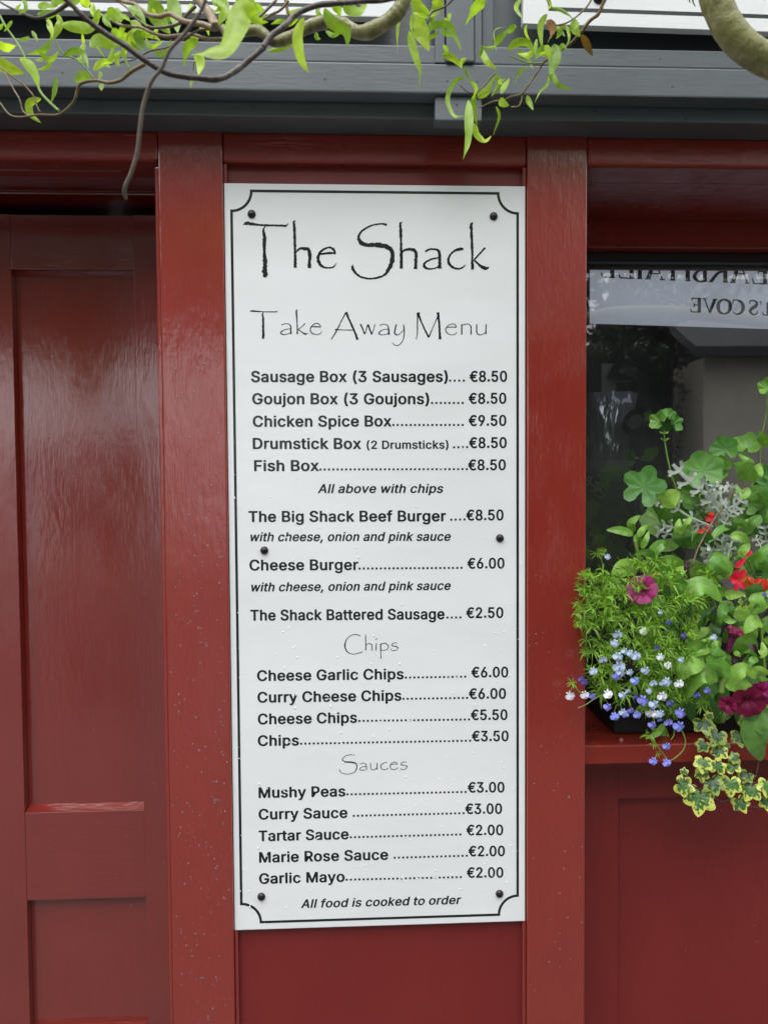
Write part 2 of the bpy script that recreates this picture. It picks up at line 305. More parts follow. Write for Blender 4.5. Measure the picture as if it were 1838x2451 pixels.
GLYPHS = '''(273|89,207 90,235 92,264 96,293 101,324 107,354 114,384 122,413 132,441 142,468 153,494 164,517 177,539 236,539 223,512 212,485 201,457 191,428 182,399 174,370 167,342 161,313 157,285 154,258 152,232 151,207 152,184 154,161 156,138 160,115 165,91 172,67 179,42 188,16 198,-10 209,-38 222,-66 236,-96 177,-96 156,-59 139,-21 124,16 111,55 102,93 95,131 90,169
)273|37,-96 52,-66 64,-37 76,-9 86,18 95,44 102,69 108,93 113,116 117,139 120,162 121,184 122,207 121,232 119,258 116,285 112,313 106,342 99,370 91,399 82,428 73,457 62,485 50,512 37,539 97,539 109,517 121,494 131,468 142,441 151,413 159,384 167,354 173,323 178,293 181,264 183,235 184,207 183,168 178,130 171,92 161,53 149,15 134,-22 117,-59 97,-96
,188|38,-119 68,71 137,71 84,-119
.188|95,-4 86,-4 78,-1 70,3 63,9 57,16 53,24 50,32 50,41 50,50 53,59 57,66 63,73 70,79 78,83 86,86 95,87 104,86 113,83 121,79 128,73 134,66 138,59 140,50 141,41 140,32 138,24 134,16 128,9 121,3 113,-1 104,-4
0453|227,-7 199,-5 174,1 151,11 130,24 111,41 95,62 80,86 69,113 60,144 53,178 49,214 48,254 49,294 53,330 60,364 69,395 81,422 95,447 112,467 130,484 151,498 174,508 200,514 227,516 254,514 279,508 302,498 323,484 342,467 358,447 372,422 384,395 393,364 400,330 404,294 405,254 404,214 400,178 393,144 384,113 373,86 359,62 342,41 323,24 302,11 279,1 254,-5|227,50 245,51 261,56 276,63 290,74 303,87 313,103 323,122 330,144 336,168 340,194 343,223 344,254 343,285 340,314 336,341 330,365 323,387 313,405 303,422 290,435 276,446 261,453 245,458 227,460 209,458 192,453 177,446 163,435 151,422 140,405 131,387 123,365 117,341 113,314 110,285 109,254 110,223 113,194 117,168 123,144 131,122 140,103 151,87 163,74 177,63 192,56 209,51
1453|76,0 76,55 391,55 391,0|276,509 276,0 212,0 212,448 209,448 86,358 86,427 198,509
2453|64,0 64,47 234,229 248,243 261,257 272,270 282,282 291,294 299,305 305,316 311,327 315,337 318,348 320,360 320,371 319,385 317,397 313,408 308,419 301,428 293,436 283,443 273,449 262,454 250,457 237,459 224,460 209,459 196,457 184,453 172,447 162,441 153,433 145,424 139,413 134,402 130,390 128,376 127,362 66,362 67,384 71,405 77,424 86,442 98,459 111,473 126,486 143,496 162,505 182,511 203,514 225,516 247,514 268,511 288,505 306,497 323,486 337,474 350,461 361,445 370,428 376,411 380,392 381,372 380,358 378,345 375,331 371,318 365,304 357,290 347,275 336,259 322,241 306,223 288,202 267,180 153,60 153,57 389,57 389,0
3453|218,-7 195,-6 173,-3 152,2 133,10 114,19 98,30 83,43 70,57 60,74 52,91 46,111 44,132 109,132 111,119 115,107 120,97 126,87 134,78 144,71 154,64 165,59 178,55 191,52 204,50 219,50 234,51 248,53 262,56 275,61 287,67 297,74 307,83 315,93 321,104 325,116 328,130 329,145 328,158 326,172 322,184 316,196 308,207 299,217 288,226 275,234 260,240 242,244 223,247 201,248 157,248 157,299 288,448 288,452 70,452 70,509 372,509 372,461 211,278 211,289 239,290 264,288 287,284 308,276 327,265 344,253 359,239 371,222 381,205 387,186 392,166 393,145 392,123 387,103 380,84 370,66 358,50 344,36 327,23 309,12 288,4 266,-2 243,-6
4453|40,105 40,158 247,509 311,509 109,166 109,163 413,163 413,105|282,0 282,121 282,146 282,318 343,318 343,0
5453|221,-7 199,-6 178,-2 159,3 140,11 123,21 108,32 94,45 83,60 73,76 66,93 62,111 60,130 122,130 124,119 127,108 132,98 138,89 145,80 154,73 163,66 173,60 184,56 196,52 208,50 221,50 236,51 250,53 264,58 276,64 288,72 298,82 307,92 314,104 320,117 324,131 327,146 328,162 327,178 324,193 320,208 314,221 306,233 297,244 286,254 275,262 262,269 248,273 233,276 218,277 205,276 192,275 180,272 167,268 156,264 145,258 136,252 128,246 67,253 96,509 366,509 366,452 151,452 134,301 136,301 145,308 155,315 166,320 178,325 190,329 203,331 216,333 229,334 247,333 263,330 279,326 294,321 308,314 321,306 334,296 345,285 355,273 364,260 372,246 379,231 384,215 388,199 390,181 391,163 390,139 385,117 379,95 369,76 357,57 343,41 327,27 309,15 289,6 268,-1 245,-5
6453|226,-7 203,-5 182,-1 161,5 142,15 125,26 109,40 96,56 84,74 75,94 69,115 65,138 64,162 65,180 68,199 73,219 80,239 89,261 102,285 118,311 137,340 252,509 322,509 151,261 145,261 149,268 154,275 159,281 165,288 172,293 179,299 187,303 196,307 205,310 214,312 224,314 235,314 257,313 278,309 298,303 316,295 332,284 346,271 359,257 370,240 378,221 384,201 388,180 389,157 388,134 384,112 377,92 368,73 356,55 343,39 327,26 310,14 291,5 271,-2 249,-6|226,48 241,49 254,52 267,56 279,63 289,70 299,79 307,90 314,101 320,114 324,128 327,142 327,157 327,173 324,187 320,201 314,213 307,225 299,235 289,244 279,251 267,258 254,262 241,264 226,265 212,264 198,262 186,258 174,252 163,244 153,235 145,225 138,214 132,201 128,188 126,174 125,158 126,143 128,128 132,114 138,102 145,90 153,79 163,70 174,63 186,56 198,52 212,49
7453|97,0 323,448 323,452 62,452 62,509 391,509 391,449 165,0
8453|226,-7 201,-6 178,-2 156,3 136,11 117,21 101,33 86,47 74,62 64,78 57,96 53,115 52,135 53,151 55,166 59,181 65,195 72,208 81,220 90,231 101,241 113,249 125,256 139,261 153,265 153,267 135,273 119,282 105,293 93,308 83,324 76,342 72,360 70,380 72,399 75,417 82,434 90,450 101,464 114,477 129,488 146,498 164,506 184,511 204,514 226,516 248,514 269,511 288,506 306,498 323,488 337,477 350,464 361,450 370,434 377,417 380,399 382,380 380,361 376,342 369,324 359,308 347,293 333,282 318,273 300,267 300,265 314,261 327,256 339,249 351,241 362,231 372,220 380,208 387,195 393,181 397,166 400,151 401,135 399,115 395,96 388,78 378,62 366,47 352,33 335,21 317,11 296,3 275,-2 251,-6|226,49 243,50 258,52 272,55 285,60 296,66 307,74 315,82 323,91 329,102 333,113 336,126 337,139 336,152 333,165 329,177 322,189 314,199 305,208 295,216 283,223 270,228 256,232 242,234 226,235 211,234 196,232 182,228 169,223 157,216 147,208 138,199 130,189 123,177 119,165 116,152 115,139 116,126 119,113 123,102 129,91 136,82 145,74 156,66 167,60 180,55 195,52 210,50|226,290 239,290 252,292 263,296 274,300 284,306 293,313 300,321 307,330 312,341 316,351 318,363 319,376 318,388 316,399 313,410 308,420 301,429 294,437 285,444 275,449 264,454 252,457 240,459 226,460 213,459 200,457 188,454 177,449 167,444 159,437 151,429 145,420 139,410 136,399 134,388 133,376 134,363 136,351 139,341 145,330 151,321 159,313 168,306 178,300 189,296 201,292 213,290
9453|226,516 249,514 271,510 291,503 310,494 328,482 343,468 356,452 368,434 377,414 384,393 388,371 389,347 388,328 385,309 380,290 373,270 363,248 350,224 334,197 315,168 200,0 130,0 301,248 307,248 303,240 299,234 294,227 287,221 281,215 273,210 265,206 257,202 248,199 238,196 228,195 218,195 195,196 175,199 155,206 137,214 121,225 106,237 94,252 83,269 74,287 68,307 65,329 64,352 65,375 69,397 75,417 85,436 96,454 110,469 125,483 143,494 162,504 182,510 203,514|226,460 212,459 199,457 186,452 174,446 163,438 154,429 145,419 138,407 133,395 129,381 126,367 125,352 126,336 129,322 133,308 138,295 145,284 154,274 163,265 174,257 186,251 199,247 212,244 226,243 240,244 254,247 267,251 279,257 289,265 299,273 307,284 314,295 320,308 324,321 327,335 327,350 327,366 324,381 320,394 314,407 307,419 299,429 290,438 279,446 267,452 254,457 241,459
A480|16,0 201,509 276,509 463,0 395,0 287,302 282,317 276,334 270,352 264,372 232,478 245,478 236,447 228,419 220,393 213,371 191,302 85,0|110,142 110,199 370,199 370,142
B456|60,0 60,509 241,509 266,508 289,504 310,499 329,491 345,481 359,469 371,456 381,442 388,426 394,410 397,392 398,374 397,358 395,344 392,331 387,320 380,310 373,301 365,293 356,286 347,280 336,275 326,270 315,267 315,262 327,261 339,257 351,252 363,245 374,237 385,227 394,216 402,203 409,189 414,173 417,155 418,136 417,117 413,100 408,83 400,67 390,52 377,39 362,28 344,18 324,10 301,4 275,1 247,0|125,57 245,57 272,58 296,63 315,70 330,80 341,92 349,105 354,120 355,137 355,149 352,161 348,173 342,184 335,194 327,203 317,211 306,218 293,224 279,228 264,230 248,231 125,231|125,285 238,285 252,286 265,288 277,291 288,296 299,302 308,309 316,317 323,326 329,337 333,348 335,359 336,372 334,388 330,403 323,417 313,429 299,439 283,446 263,450 240,452 125,452
C510|267,-7 235,-5 205,1 177,11 150,25 126,42 104,63 86,88 70,115 57,146 48,179 42,215 40,254 42,293 48,329 57,362 70,393 86,421 104,445 126,466 150,484 177,498 205,508 235,514 267,516 286,515 305,513 323,509 340,504 357,498 373,490 388,481 402,471 415,460 427,447 438,433 448,418 456,402 463,385 469,367 473,348 408,348 405,361 401,373 395,384 389,395 382,404 375,413 366,421 357,428 348,435 337,440 327,445 315,449 304,452 292,454 280,455 267,456 245,454 223,450 203,443 184,432 166,419 150,403 137,385 125,364 116,340 109,314 105,285 103,254 105,223 109,194 116,168 125,145 137,123 151,105 166,89 184,76 203,66 223,59 245,54 267,53 280,53 292,55 304,57 315,60 327,64 337,69 348,74 357,81 366,88 375,96 382,105 389,114 395,125 401,136 405,148 408,160 473,160 469,142 463,124 457,107 448,91 438,76 428,62 416,49 402,38 388,28 373,19 357,11 341,5 323,0 305,-4 286,-6
D502|219,0 96,0 96,57 215,57 244,58 272,63 296,70 318,81 337,94 354,110 368,128 379,149 388,172 394,198 398,226 399,255 398,285 394,312 388,337 379,361 368,381 354,399 338,415 320,428 299,438 275,446 249,450 221,452 93,452 93,509 225,509 261,507 294,501 325,492 353,478 377,461 399,441 418,418 433,391 446,361 455,329 460,293 462,255 460,217 455,181 446,149 433,119 417,92 398,68 376,48 351,31 322,17 291,8 256,2|125,509 125,0 60,0 60,509
F410|60,0 60,509 369,509 369,452 125,452 125,278 346,278 346,221 125,221 125,0
G520|269,-7 236,-5 205,1 176,11 149,25 125,43 104,64 85,88 69,116 57,146 47,179 42,215 40,254 42,293 47,329 57,362 69,393 85,421 103,445 125,466 149,484 175,498 203,508 233,514 265,516 285,515 304,513 322,509 340,504 358,497 374,489 389,480 403,469 416,458 429,445 439,431 449,416 458,401 465,384 470,367 474,349 408,349 404,361 399,372 393,383 387,393 380,403 373,411 365,420 356,427 347,434 337,439 326,444 315,448 304,452 291,454 279,455 265,456 243,454 222,450 202,443 183,432 166,419 150,404 137,385 125,364 116,340 109,314 105,285 103,254 105,223 109,194 116,168 125,145 137,124 151,105 166,90 184,76 203,66 224,59 246,54 269,53 290,54 309,57 328,63 345,71 360,81 374,93 386,107 396,123 404,141 410,160 414,180 415,202 434,199 283,199 283,256 478,256 478,200 476,170 471,141 463,115 451,91 436,69 419,50 399,33 377,19 352,8 326,0 298,-5
M628|60,0 60,509 152,509 277,187 280,181 282,174 285,167 287,159 299,123 311,84 322,49 307,49 318,83 330,121 342,158 345,167 348,174 350,181 352,187 476,509 568,509 568,0 504,0 504,291 504,327 505,369 506,413 507,457 513,457 498,409 482,363 467,322 456,291 342,0 286,0 170,291 168,297 165,304 162,312 159,321 145,361 129,408 112,457 119,457 120,416 121,372 122,328 122,291 122,0
P444|60,0 60,509 235,509 263,507 289,503 312,497 332,487 350,476 366,462 379,447 390,430 398,411 404,391 407,370 409,348 407,325 404,304 398,284 390,265 379,248 366,233 350,219 332,207 312,198 289,191 263,187 235,186 109,186 109,242 233,242 252,243 269,246 284,250 297,256 308,264 318,272 327,282 333,294 338,306 342,319 344,333 344,348 344,362 342,376 338,389 333,402 326,413 318,423 308,431 297,439 284,444 268,449 251,451 232,452 125,452 125,0
R449|60,0 60,509 236,509 264,507 290,504 313,497 333,489 351,478 367,465 380,450 390,433 399,415 405,395 408,374 409,352 408,330 405,309 399,290 390,271 380,255 367,240 351,228 333,217 312,209 289,203 264,199 236,198 96,198 96,255 234,255 252,256 269,258 284,262 298,267 309,273 319,281 327,290 334,300 339,312 342,324 344,338 345,352 344,367 342,380 339,393 334,405 327,415 319,425 309,433 298,440 284,445 269,449 252,451 233,452 125,452 125,0|353,0 230,229 303,229 428,0
S447|224,-9 197,-8 172,-4 149,1 128,9 108,19 91,31 76,45 64,60 54,77 46,96 41,115 38,137 104,137 107,123 110,110 116,98 123,88 132,79 142,71 154,64 166,59 180,55 194,52 209,50 224,49 241,50 257,52 272,55 286,60 299,66 311,74 321,82 329,92 336,102 341,114 345,126 346,139 345,151 342,161 338,171 332,179 325,186 316,193 307,199 296,205 284,209 272,214 259,218 245,222 184,239 154,249 128,260 105,274 86,289 71,307 60,326 54,348 52,372 53,393 58,413 65,431 75,448 87,463 102,476 119,488 138,498 158,506 180,511 203,514 227,516 252,514 275,511 296,505 316,498 334,488 351,476 365,463 377,449 387,433 394,415 399,397 401,378 337,378 334,396 326,412 316,426 302,437 286,447 267,453 247,457 225,459 209,458 194,456 180,452 167,448 156,442 145,435 136,427 129,418 123,409 118,398 116,387 115,376 116,363 119,352 124,342 131,334 139,326 148,319 158,313 169,308 180,304 191,300 202,296 212,293 264,279 276,276 287,272 299,268 312,264 324,258 336,252 347,245 359,238 369,229 379,220 387,209 395,198 401,185 405,171 407,155 408,139 407,118 403,99 396,81 386,64 374,48 360,34 343,21 323,11 302,2 278,-4 252,-8
T449|32,452 32,509 417,509 417,452 257,452 257,0 193,0 193,452
a389|160,-9 142,-8 126,-5 110,-1 94,5 80,12 68,22 57,32 48,45 40,58 35,73 31,90 30,108 31,123 34,138 38,150 43,161 50,171 58,179 67,187 78,193 89,199 100,203 112,207 125,211 138,213 152,216 165,218 178,220 234,227 244,228 252,230 259,232 265,235 270,238 273,243 275,248 276,255 276,257 275,268 273,279 271,288 267,297 262,304 256,311 248,317 240,322 230,326 220,329 208,330 196,331 183,330 171,329 159,326 149,322 140,318 132,313 124,307 118,301 112,294 107,288 103,281 100,274 41,291 48,308 57,322 67,335 79,346 91,355 104,364 118,370 133,375 148,379 163,382 179,384 194,384 204,384 215,383 227,382 239,379 251,376 263,372 275,367 286,360 296,353 306,343 315,333 322,320 329,306 333,290 336,272 337,251 337,0 277,0 277,52 272,52 269,45 264,38 258,32 252,25 244,18 236,12 226,6 215,1 203,-3 190,-6 176,-8|170,45 187,46 202,49 216,53 228,59 239,66 248,74 257,83 263,93 269,104 272,115 275,126 276,138 276,190 273,188 270,186 265,184 259,182 253,180 246,179 239,177 231,176 223,175 216,173 208,172 200,171 175,168 165,166 154,164 144,162 134,159 125,155 117,150 110,145 103,139 98,132 95,124 93,115 92,105 92,95 94,87 98,79 102,72 107,66 114,61 121,56 130,52 139,49 149,47 159,46
b424|229,-8 213,-7 198,-5 184,-1 172,4 162,10 153,17 145,24 138,31 132,39 127,46 122,53 118,59 112,59 112,0 53,0 53,509 114,509 114,319 118,319 122,325 127,331 132,338 137,346 144,353 152,360 161,367 171,373 183,378 197,381 212,384 229,384 252,383 274,378 294,371 313,361 330,347 345,332 359,313 370,293 379,270 385,245 389,218 390,189 389,160 385,133 379,108 370,84 359,64 346,45 330,29 313,16 294,5 274,-2 252,-7|220,47 237,48 253,51 267,57 279,66 291,76 301,88 309,101 316,117 321,133 325,151 327,170 328,189 327,209 325,227 321,245 316,261 309,276 301,290 291,301 280,311 267,319 253,325 237,329 220,330 203,329 188,325 174,320 161,312 150,302 140,291 132,278 125,263 120,247 116,229 113,210 113,189 113,169 116,150 120,132 125,115 132,100 140,86 150,75 162,65 174,57 188,51 204,48
c396|207,-8 182,-7 159,-2 137,6 117,16 98,30 82,46 68,64 56,85 46,108 40,133 36,159 34,187 36,216 40,243 46,268 56,291 68,312 82,330 98,346 117,360 137,371 159,378 182,383 207,384 221,384 234,383 247,380 260,377 272,373 284,368 295,362 305,356 315,349 324,341 332,332 340,322 347,312 353,301 358,289 362,277 303,262 301,269 298,276 294,283 290,289 286,295 281,301 276,306 270,311 264,315 257,319 250,322 242,325 234,327 226,329 217,329 207,330 189,329 173,325 158,319 145,310 134,300 124,287 115,274 108,258 103,242 99,224 97,206 96,187 97,169 99,151 103,134 108,117 115,102 124,89 134,76 145,66 158,57 173,51 189,48 207,46 217,47 226,48 234,49 243,52 250,54 258,58 264,62 271,66 277,71 282,76 287,82 292,89 296,95 299,102 302,110 304,117 363,102 359,90 354,78 348,67 341,56 334,46 325,37 316,29 306,21 296,15 285,9 273,4 261,-1 248,-4 235,-6 221,-8
d424|195,-8 172,-7 151,-2 130,5 111,16 94,29 79,45 66,64 55,84 46,108 39,133 35,160 34,189 35,218 39,245 46,270 55,293 66,313 79,332 95,347 112,361 131,371 151,378 173,383 196,384 213,384 228,381 241,378 253,373 263,367 272,360 280,353 287,346 293,338 298,331 303,325 306,319 311,319 311,509 372,509 372,0 313,0 313,59 307,59 303,53 298,46 293,39 287,31 280,24 272,17 263,10 252,4 241,-1 227,-5 212,-7|205,47 221,48 236,51 250,57 263,65 274,75 284,86 293,100 299,115 305,132 309,150 311,169 312,189 311,210 309,229 305,247 300,263 293,278 284,291 275,302 263,312 251,320 237,325 221,329 205,330 187,329 172,325 157,319 145,311 133,301 124,290 115,276 108,261 103,245 99,227 97,209 96,189 97,170 99,151 103,133 109,117 115,101 124,88 134,76 145,66 158,57 172,51 188,48
e404|212,-8 185,-7 161,-2 138,6 117,16 98,30 82,46 68,64 56,85 46,108 40,132 35,159 34,187 35,215 39,242 46,267 55,290 67,311 81,329 97,346 115,359 135,370 157,378 180,383 205,384 221,384 236,382 251,379 266,374 280,368 294,361 307,351 319,341 331,329 341,315 350,299 357,282 363,263 368,242 370,219 371,194 371,169 75,169 75,221 338,221 310,202 309,220 307,237 303,254 298,269 291,282 283,294 273,305 263,314 250,321 237,326 222,329 205,330 189,329 173,326 159,321 146,313 135,304 125,294 116,282 109,270 103,256 99,241 97,226 96,211 96,178 97,157 100,139 104,122 110,106 118,92 128,80 139,70 151,61 165,55 179,50 195,47 212,46 224,47 234,48 244,50 254,53 263,56 271,61 278,66 285,73 292,80 297,88 302,96 306,105 365,91 360,77 353,63 345,51 335,39 324,29 311,19 298,11 283,4 266,-1 249,-5 231,-7
f254|228,379 228,327 6,327 6,379|81,0 81,432 82,447 84,461 89,474 96,486 104,496 113,505 124,513 135,519 148,524 161,527 174,529 187,530 197,530 207,529 215,528 222,527 229,525 234,524 239,522 243,521 227,468 225,469 222,470 219,471 215,472 211,473 206,473 200,474 195,474 182,473 171,470 162,466 154,460 149,452 145,443 142,431 142,419 142,0
g425|207,-151 187,-150 168,-148 150,-144 134,-140 119,-134 105,-127 93,-119 82,-110 73,-101 64,-91 57,-80 51,-69 101,-41 106,-47 110,-53 116,-59 122,-66 128,-72 136,-78 145,-83 154,-88 165,-92 178,-95 192,-97 207,-97 229,-96 249,-92 267,-85 282,-75 295,-62 304,-47 310,-28 311,-6 311,68 306,68 302,62 298,56 293,49 287,41 280,34 272,28 263,21 252,16 241,11 227,8 212,5 195,5 173,6 152,10 132,17 113,27 95,39 80,53 67,71 55,90 46,112 39,136 35,163 34,191 35,220 39,246 46,271 55,293 66,314 80,332 95,347 112,361 131,371 152,378 173,383 196,384 213,384 228,382 242,378 253,373 264,367 273,360 281,353 288,346 294,338 299,331 304,325 308,319 313,319 313,379 372,379 372,-9 371,-32 367,-54 360,-73 350,-90 338,-104 324,-117 308,-127 291,-136 271,-142 251,-147 229,-150|205,59 222,60 237,63 251,68 264,75 275,84 285,95 293,107 300,121 305,137 309,154 312,172 312,193 312,212 309,231 305,248 300,264 293,278 285,291 275,303 264,312 251,320 237,325 222,329 205,330 188,329 172,325 158,320 145,312 134,302 124,290 115,277 109,262 103,246 99,229 97,212 96,193 97,173 99,155 103,138 109,123 116,108 124,96 134,85 145,76 158,68 172,63 188,60
h410|114,227 114,0 53,0 53,509 114,509 114,287 102,287 112,312 124,332 137,349 152,362 169,372 187,379 207,383 227,384 246,383 264,380 280,376 295,369 309,360 321,349 332,336 341,321 348,304 353,285 356,264 357,240 357,0 296,0 296,235 295,256 290,275 283,291 273,304 260,315 246,323 229,328 210,329 197,328 184,326 172,322 161,317 150,311 141,303 133,293 126,283 121,271 117,257 114,243
i167|53,0 53,379 114,379 114,0|84,443 75,444 67,446 60,449 54,455 48,461 44,468 42,475 41,483 42,491 44,499 48,506 54,512 60,517 67,521 75,523 84,524 92,523 100,521 107,517 114,512 119,506 123,499 126,491 126,483 126,475 123,468 119,461 114,455 107,449 100,446 92,444
j167|53,379 114,379 114,-30 113,-47 111,-63 107,-77 102,-90 95,-102 86,-113 76,-122 65,-129 52,-135 37,-139 21,-142 4,-143 -10,-143 -10,-87 2,-87 14,-86 25,-83 34,-78 40,-72 46,-64 50,-54 52,-42 53,-29|83,443 75,444 67,446 60,449 53,455 48,461 44,468 42,475 41,483 42,491 44,499 48,506 53,512 60,517 67,521 75,523 83,524 92,523 100,521 107,517 114,512 119,506 123,499 125,491 126,483 125,475 123,468 119,461 114,455 107,449 100,446 92,444
k381|110,137 110,212 121,212 284,379 360,379 184,199 177,199|53,0 53,509 114,509 114,0|294,0 148,186 191,229 372,0
l189|139,-2 119,-1 101,3 86,10 74,20 65,33 58,47 54,65 53,84 53,509 114,509 114,99 114,87 115,77 117,68 120,62 124,58 130,54 137,53 146,52 150,52 154,52 158,52 160,53 163,53 165,53 167,54 170,54 181,3 176,2 172,1 167,0 162,-1 156,-2 151,-2 145,-2
m610|53,0 53,379 112,379 112,295 108,295 112,310 118,323 125,335 132,346 141,355 151,363 161,370 172,376 183,380 195,384 207,386 219,386 239,385 257,380 273,372 287,361 299,347 309,331 316,314 321,295 312,295 317,308 322,321 329,332 337,343 347,353 357,361 368,369 381,375 394,380 407,383 422,385 437,386 453,385 468,383 483,378 497,372 510,364 522,354 532,342 541,328 548,313 553,296 556,276 557,255 557,0 496,0 496,254 494,273 490,289 483,302 473,313 460,321 447,326 433,329 419,330 406,330 395,328 384,324 374,320 365,314 358,307 351,299 345,290 341,280 338,270 336,259 335,247 335,0 274,0 274,260 273,275 269,288 262,301 253,311 242,320 229,326 215,329 199,330 188,330 178,328 168,325 158,320 148,314 140,307 132,299 126,289 121,278 117,266 114,253 114,238 114,0
n410|114,227 114,0 53,0 53,379 112,379 112,287 102,287 112,312 124,332 137,349 152,362 169,372 187,379 207,383 227,384 246,383 264,380 280,376 295,369 309,360 321,349 332,336 341,321 348,304 353,285 356,264 357,240 357,0 296,0 296,235 295,256 290,275 283,291 273,304 260,315 246,323 229,328 210,329 197,328 184,326 172,322 161,317 150,311 141,303 133,293 126,283 121,271 117,257 114,243
o415|207,-8 182,-7 159,-2 137,6 117,16 98,30 82,46 68,64 56,85 46,108 40,133 36,159 34,187 36,216 40,243 46,268 56,291 68,312 82,330 98,346 117,360 137,371 159,378 182,383 207,384 233,383 256,378 278,371 299,360 317,346 333,330 347,312 359,291 369,268 376,243 380,216 381,187 380,159 376,133 369,108 359,85 347,64 333,46 317,30 299,16 278,6 256,-2 233,-7|207,46 226,48 242,51 257,57 270,66 282,76 292,89 300,102 307,117 312,134 316,151 318,169 319,187 318,206 316,224 312,242 307,258 300,274 292,287 282,300 270,310 257,319 242,325 226,329 207,330 189,329 173,325 158,319 145,310 134,300 124,287 115,274 108,258 103,242 99,224 97,206 96,187 97,169 99,151 103,134 108,117 115,102 124,89 134,76 145,66 158,57 173,51 189,48
p424|53,-143 53,379 112,379 112,319 118,319 122,325 126,331 131,338 137,346 144,353 152,360 161,367 171,373 183,378 197,381 212,384 229,384 252,383 274,378 294,371 313,361 330,347 345,332 359,313 370,293 379,270 385,245 389,218 390,189 389,160 385,133 379,108 370,84 359,64 346,45 330,29 313,16 294,5 274,-2 252,-7 229,-8 213,-7 198,-5 184,-1 173,4 162,10 153,17 145,24 138,31 132,39 127,46 122,53 118,59 114,59 114,-143|220,47 237,48 253,51 267,57 279,66 291,76 301,88 309,101 316,117 321,133 325,151 327,170 328,189 327,209 325,227 321,245 316,261 309,276 301,290 291,301 280,311 267,319 253,325 237,329 220,330 203,329 188,325 174,320 161,312 150,302 140,291 132,278 125,263 120,247 116,229 113,210 113,189 113,169 116,150 120,132 125,115 132,100 140,86 150,75 162,65 174,57 188,51 204,48
r259|53,0 53,379 112,379 112,321 115,321 122,335 130,347 140,358 152,367 166,375 181,380 196,384 213,385 217,385 221,385 225,385 229,384 234,384 237,384 241,384 243,384 243,322 242,323 239,323 235,324 230,324 224,325 219,325 213,326 207,326 194,325 182,323 170,319 159,315 149,309 140,301 132,293 126,284 121,273 117,262 114,250 114,237 114,0
s365|182,-8 163,-7 145,-5 128,-2 112,3 98,10 84,18 72,27 62,38 53,50 45,63 40,78 36,94 94,107 99,92 105,79 114,69 124,60 136,54 150,49 165,46 181,45 200,46 217,50 232,55 244,62 255,71 262,81 267,91 268,103 267,112 265,121 260,129 254,136 246,142 237,147 225,151 212,155 149,170 125,177 104,186 87,196 72,208 61,222 53,237 48,255 47,274 48,290 51,305 57,319 65,332 75,343 87,354 100,363 115,370 131,377 149,381 167,384 187,384 206,384 223,381 239,378 254,372 267,366 279,358 290,349 299,339 307,328 314,316 319,303 324,290 268,277 264,288 258,298 251,307 243,316 232,323 219,328 205,331 187,333 171,332 156,329 143,324 131,317 121,308 114,299 110,289 109,277 110,267 112,258 117,250 124,243 133,237 144,232 157,227 172,223 229,209 254,202 275,194 292,183 306,171 317,158 325,142 330,125 331,107 330,90 326,75 321,61 312,47 302,35 290,24 276,15 260,6 242,0 223,-5 203,-7
t227|204,379 204,327 6,327 6,379|65,471 126,471 126,98 127,86 128,76 132,68 136,61 142,56 150,53 159,51 170,50 173,50 177,50 181,51 185,51 190,52 194,52 198,53 202,54 213,2 208,0 203,-1 198,-2 192,-3 186,-3 180,-4 174,-4 168,-4 145,-3 125,2 107,10 92,21 80,35 72,52 67,71 65,93
u410|182,-5 164,-4 146,-1 130,4 115,11 101,20 89,31 78,44 69,59 62,76 57,95 54,116 53,139 53,379 114,379 114,144 115,123 119,105 127,89 137,75 150,64 164,56 181,52 200,50 213,51 226,53 238,57 249,62 259,69 268,77 276,86 283,97 289,109 293,122 295,137 296,153 296,379 357,379 357,0 298,0 298,92 307,92 297,67 286,47 272,30 257,17 240,7 222,0 203,-4
v389|163,0 17,379 84,379 165,155 171,138 177,121 182,104 187,87 191,70 196,53 201,37 206,21 184,21 189,37 194,53 198,70 203,87 207,104 213,121 218,138 224,155 305,379 371,379 226,0
w567|138,0 23,379 87,379 133,214 154,137 159,115 165,91 170,67 175,41 165,41 170,66 175,90 180,113 186,135 191,156 196,176 201,195 206,214 252,379 316,379 362,214 382,136 387,114 392,91 397,67 402,41 391,41 397,66 402,90 408,113 413,135 434,214 480,379 545,379 429,0 368,0 319,172 305,225 291,280 277,338 291,338 277,280 263,225 259,211 255,198 252,185 248,172 199,0
x379|21,0 171,218 171,171 29,379 100,379 147,306 156,292 164,279 172,266 179,253 186,241 193,229 200,217 207,206 175,206 183,217 190,229 196,241 202,253 209,266 216,279 224,292 233,306 282,379 352,379 209,169 209,214 358,0 287,0 231,85 222,99 214,112 207,124 200,136 193,148 187,159 180,171 173,182 205,182 198,171 191,159 185,148 178,136 172,124 165,112 157,99 148,85 91,0
y389|47,-139 61,-86 71,-87 80,-89 88,-90 96,-90 104,-89 111,-87 118,-84 124,-80 130,-74 136,-67 141,-58 146,-48 151,-36 163,-1 17,379 84,379 165,155 171,138 177,121 182,104 187,87 191,70 196,53 201,37 206,21 184,21 202,87 207,104 212,121 218,138 224,155 305,379 371,379 204,-58 198,-72 191,-85 184,-97 177,-107 168,-116 159,-124 150,-130 139,-136 128,-140 117,-143 104,-145 91,-145 84,-145 77,-145 71,-144 65,-143 59,-142 54,-141 51,-140
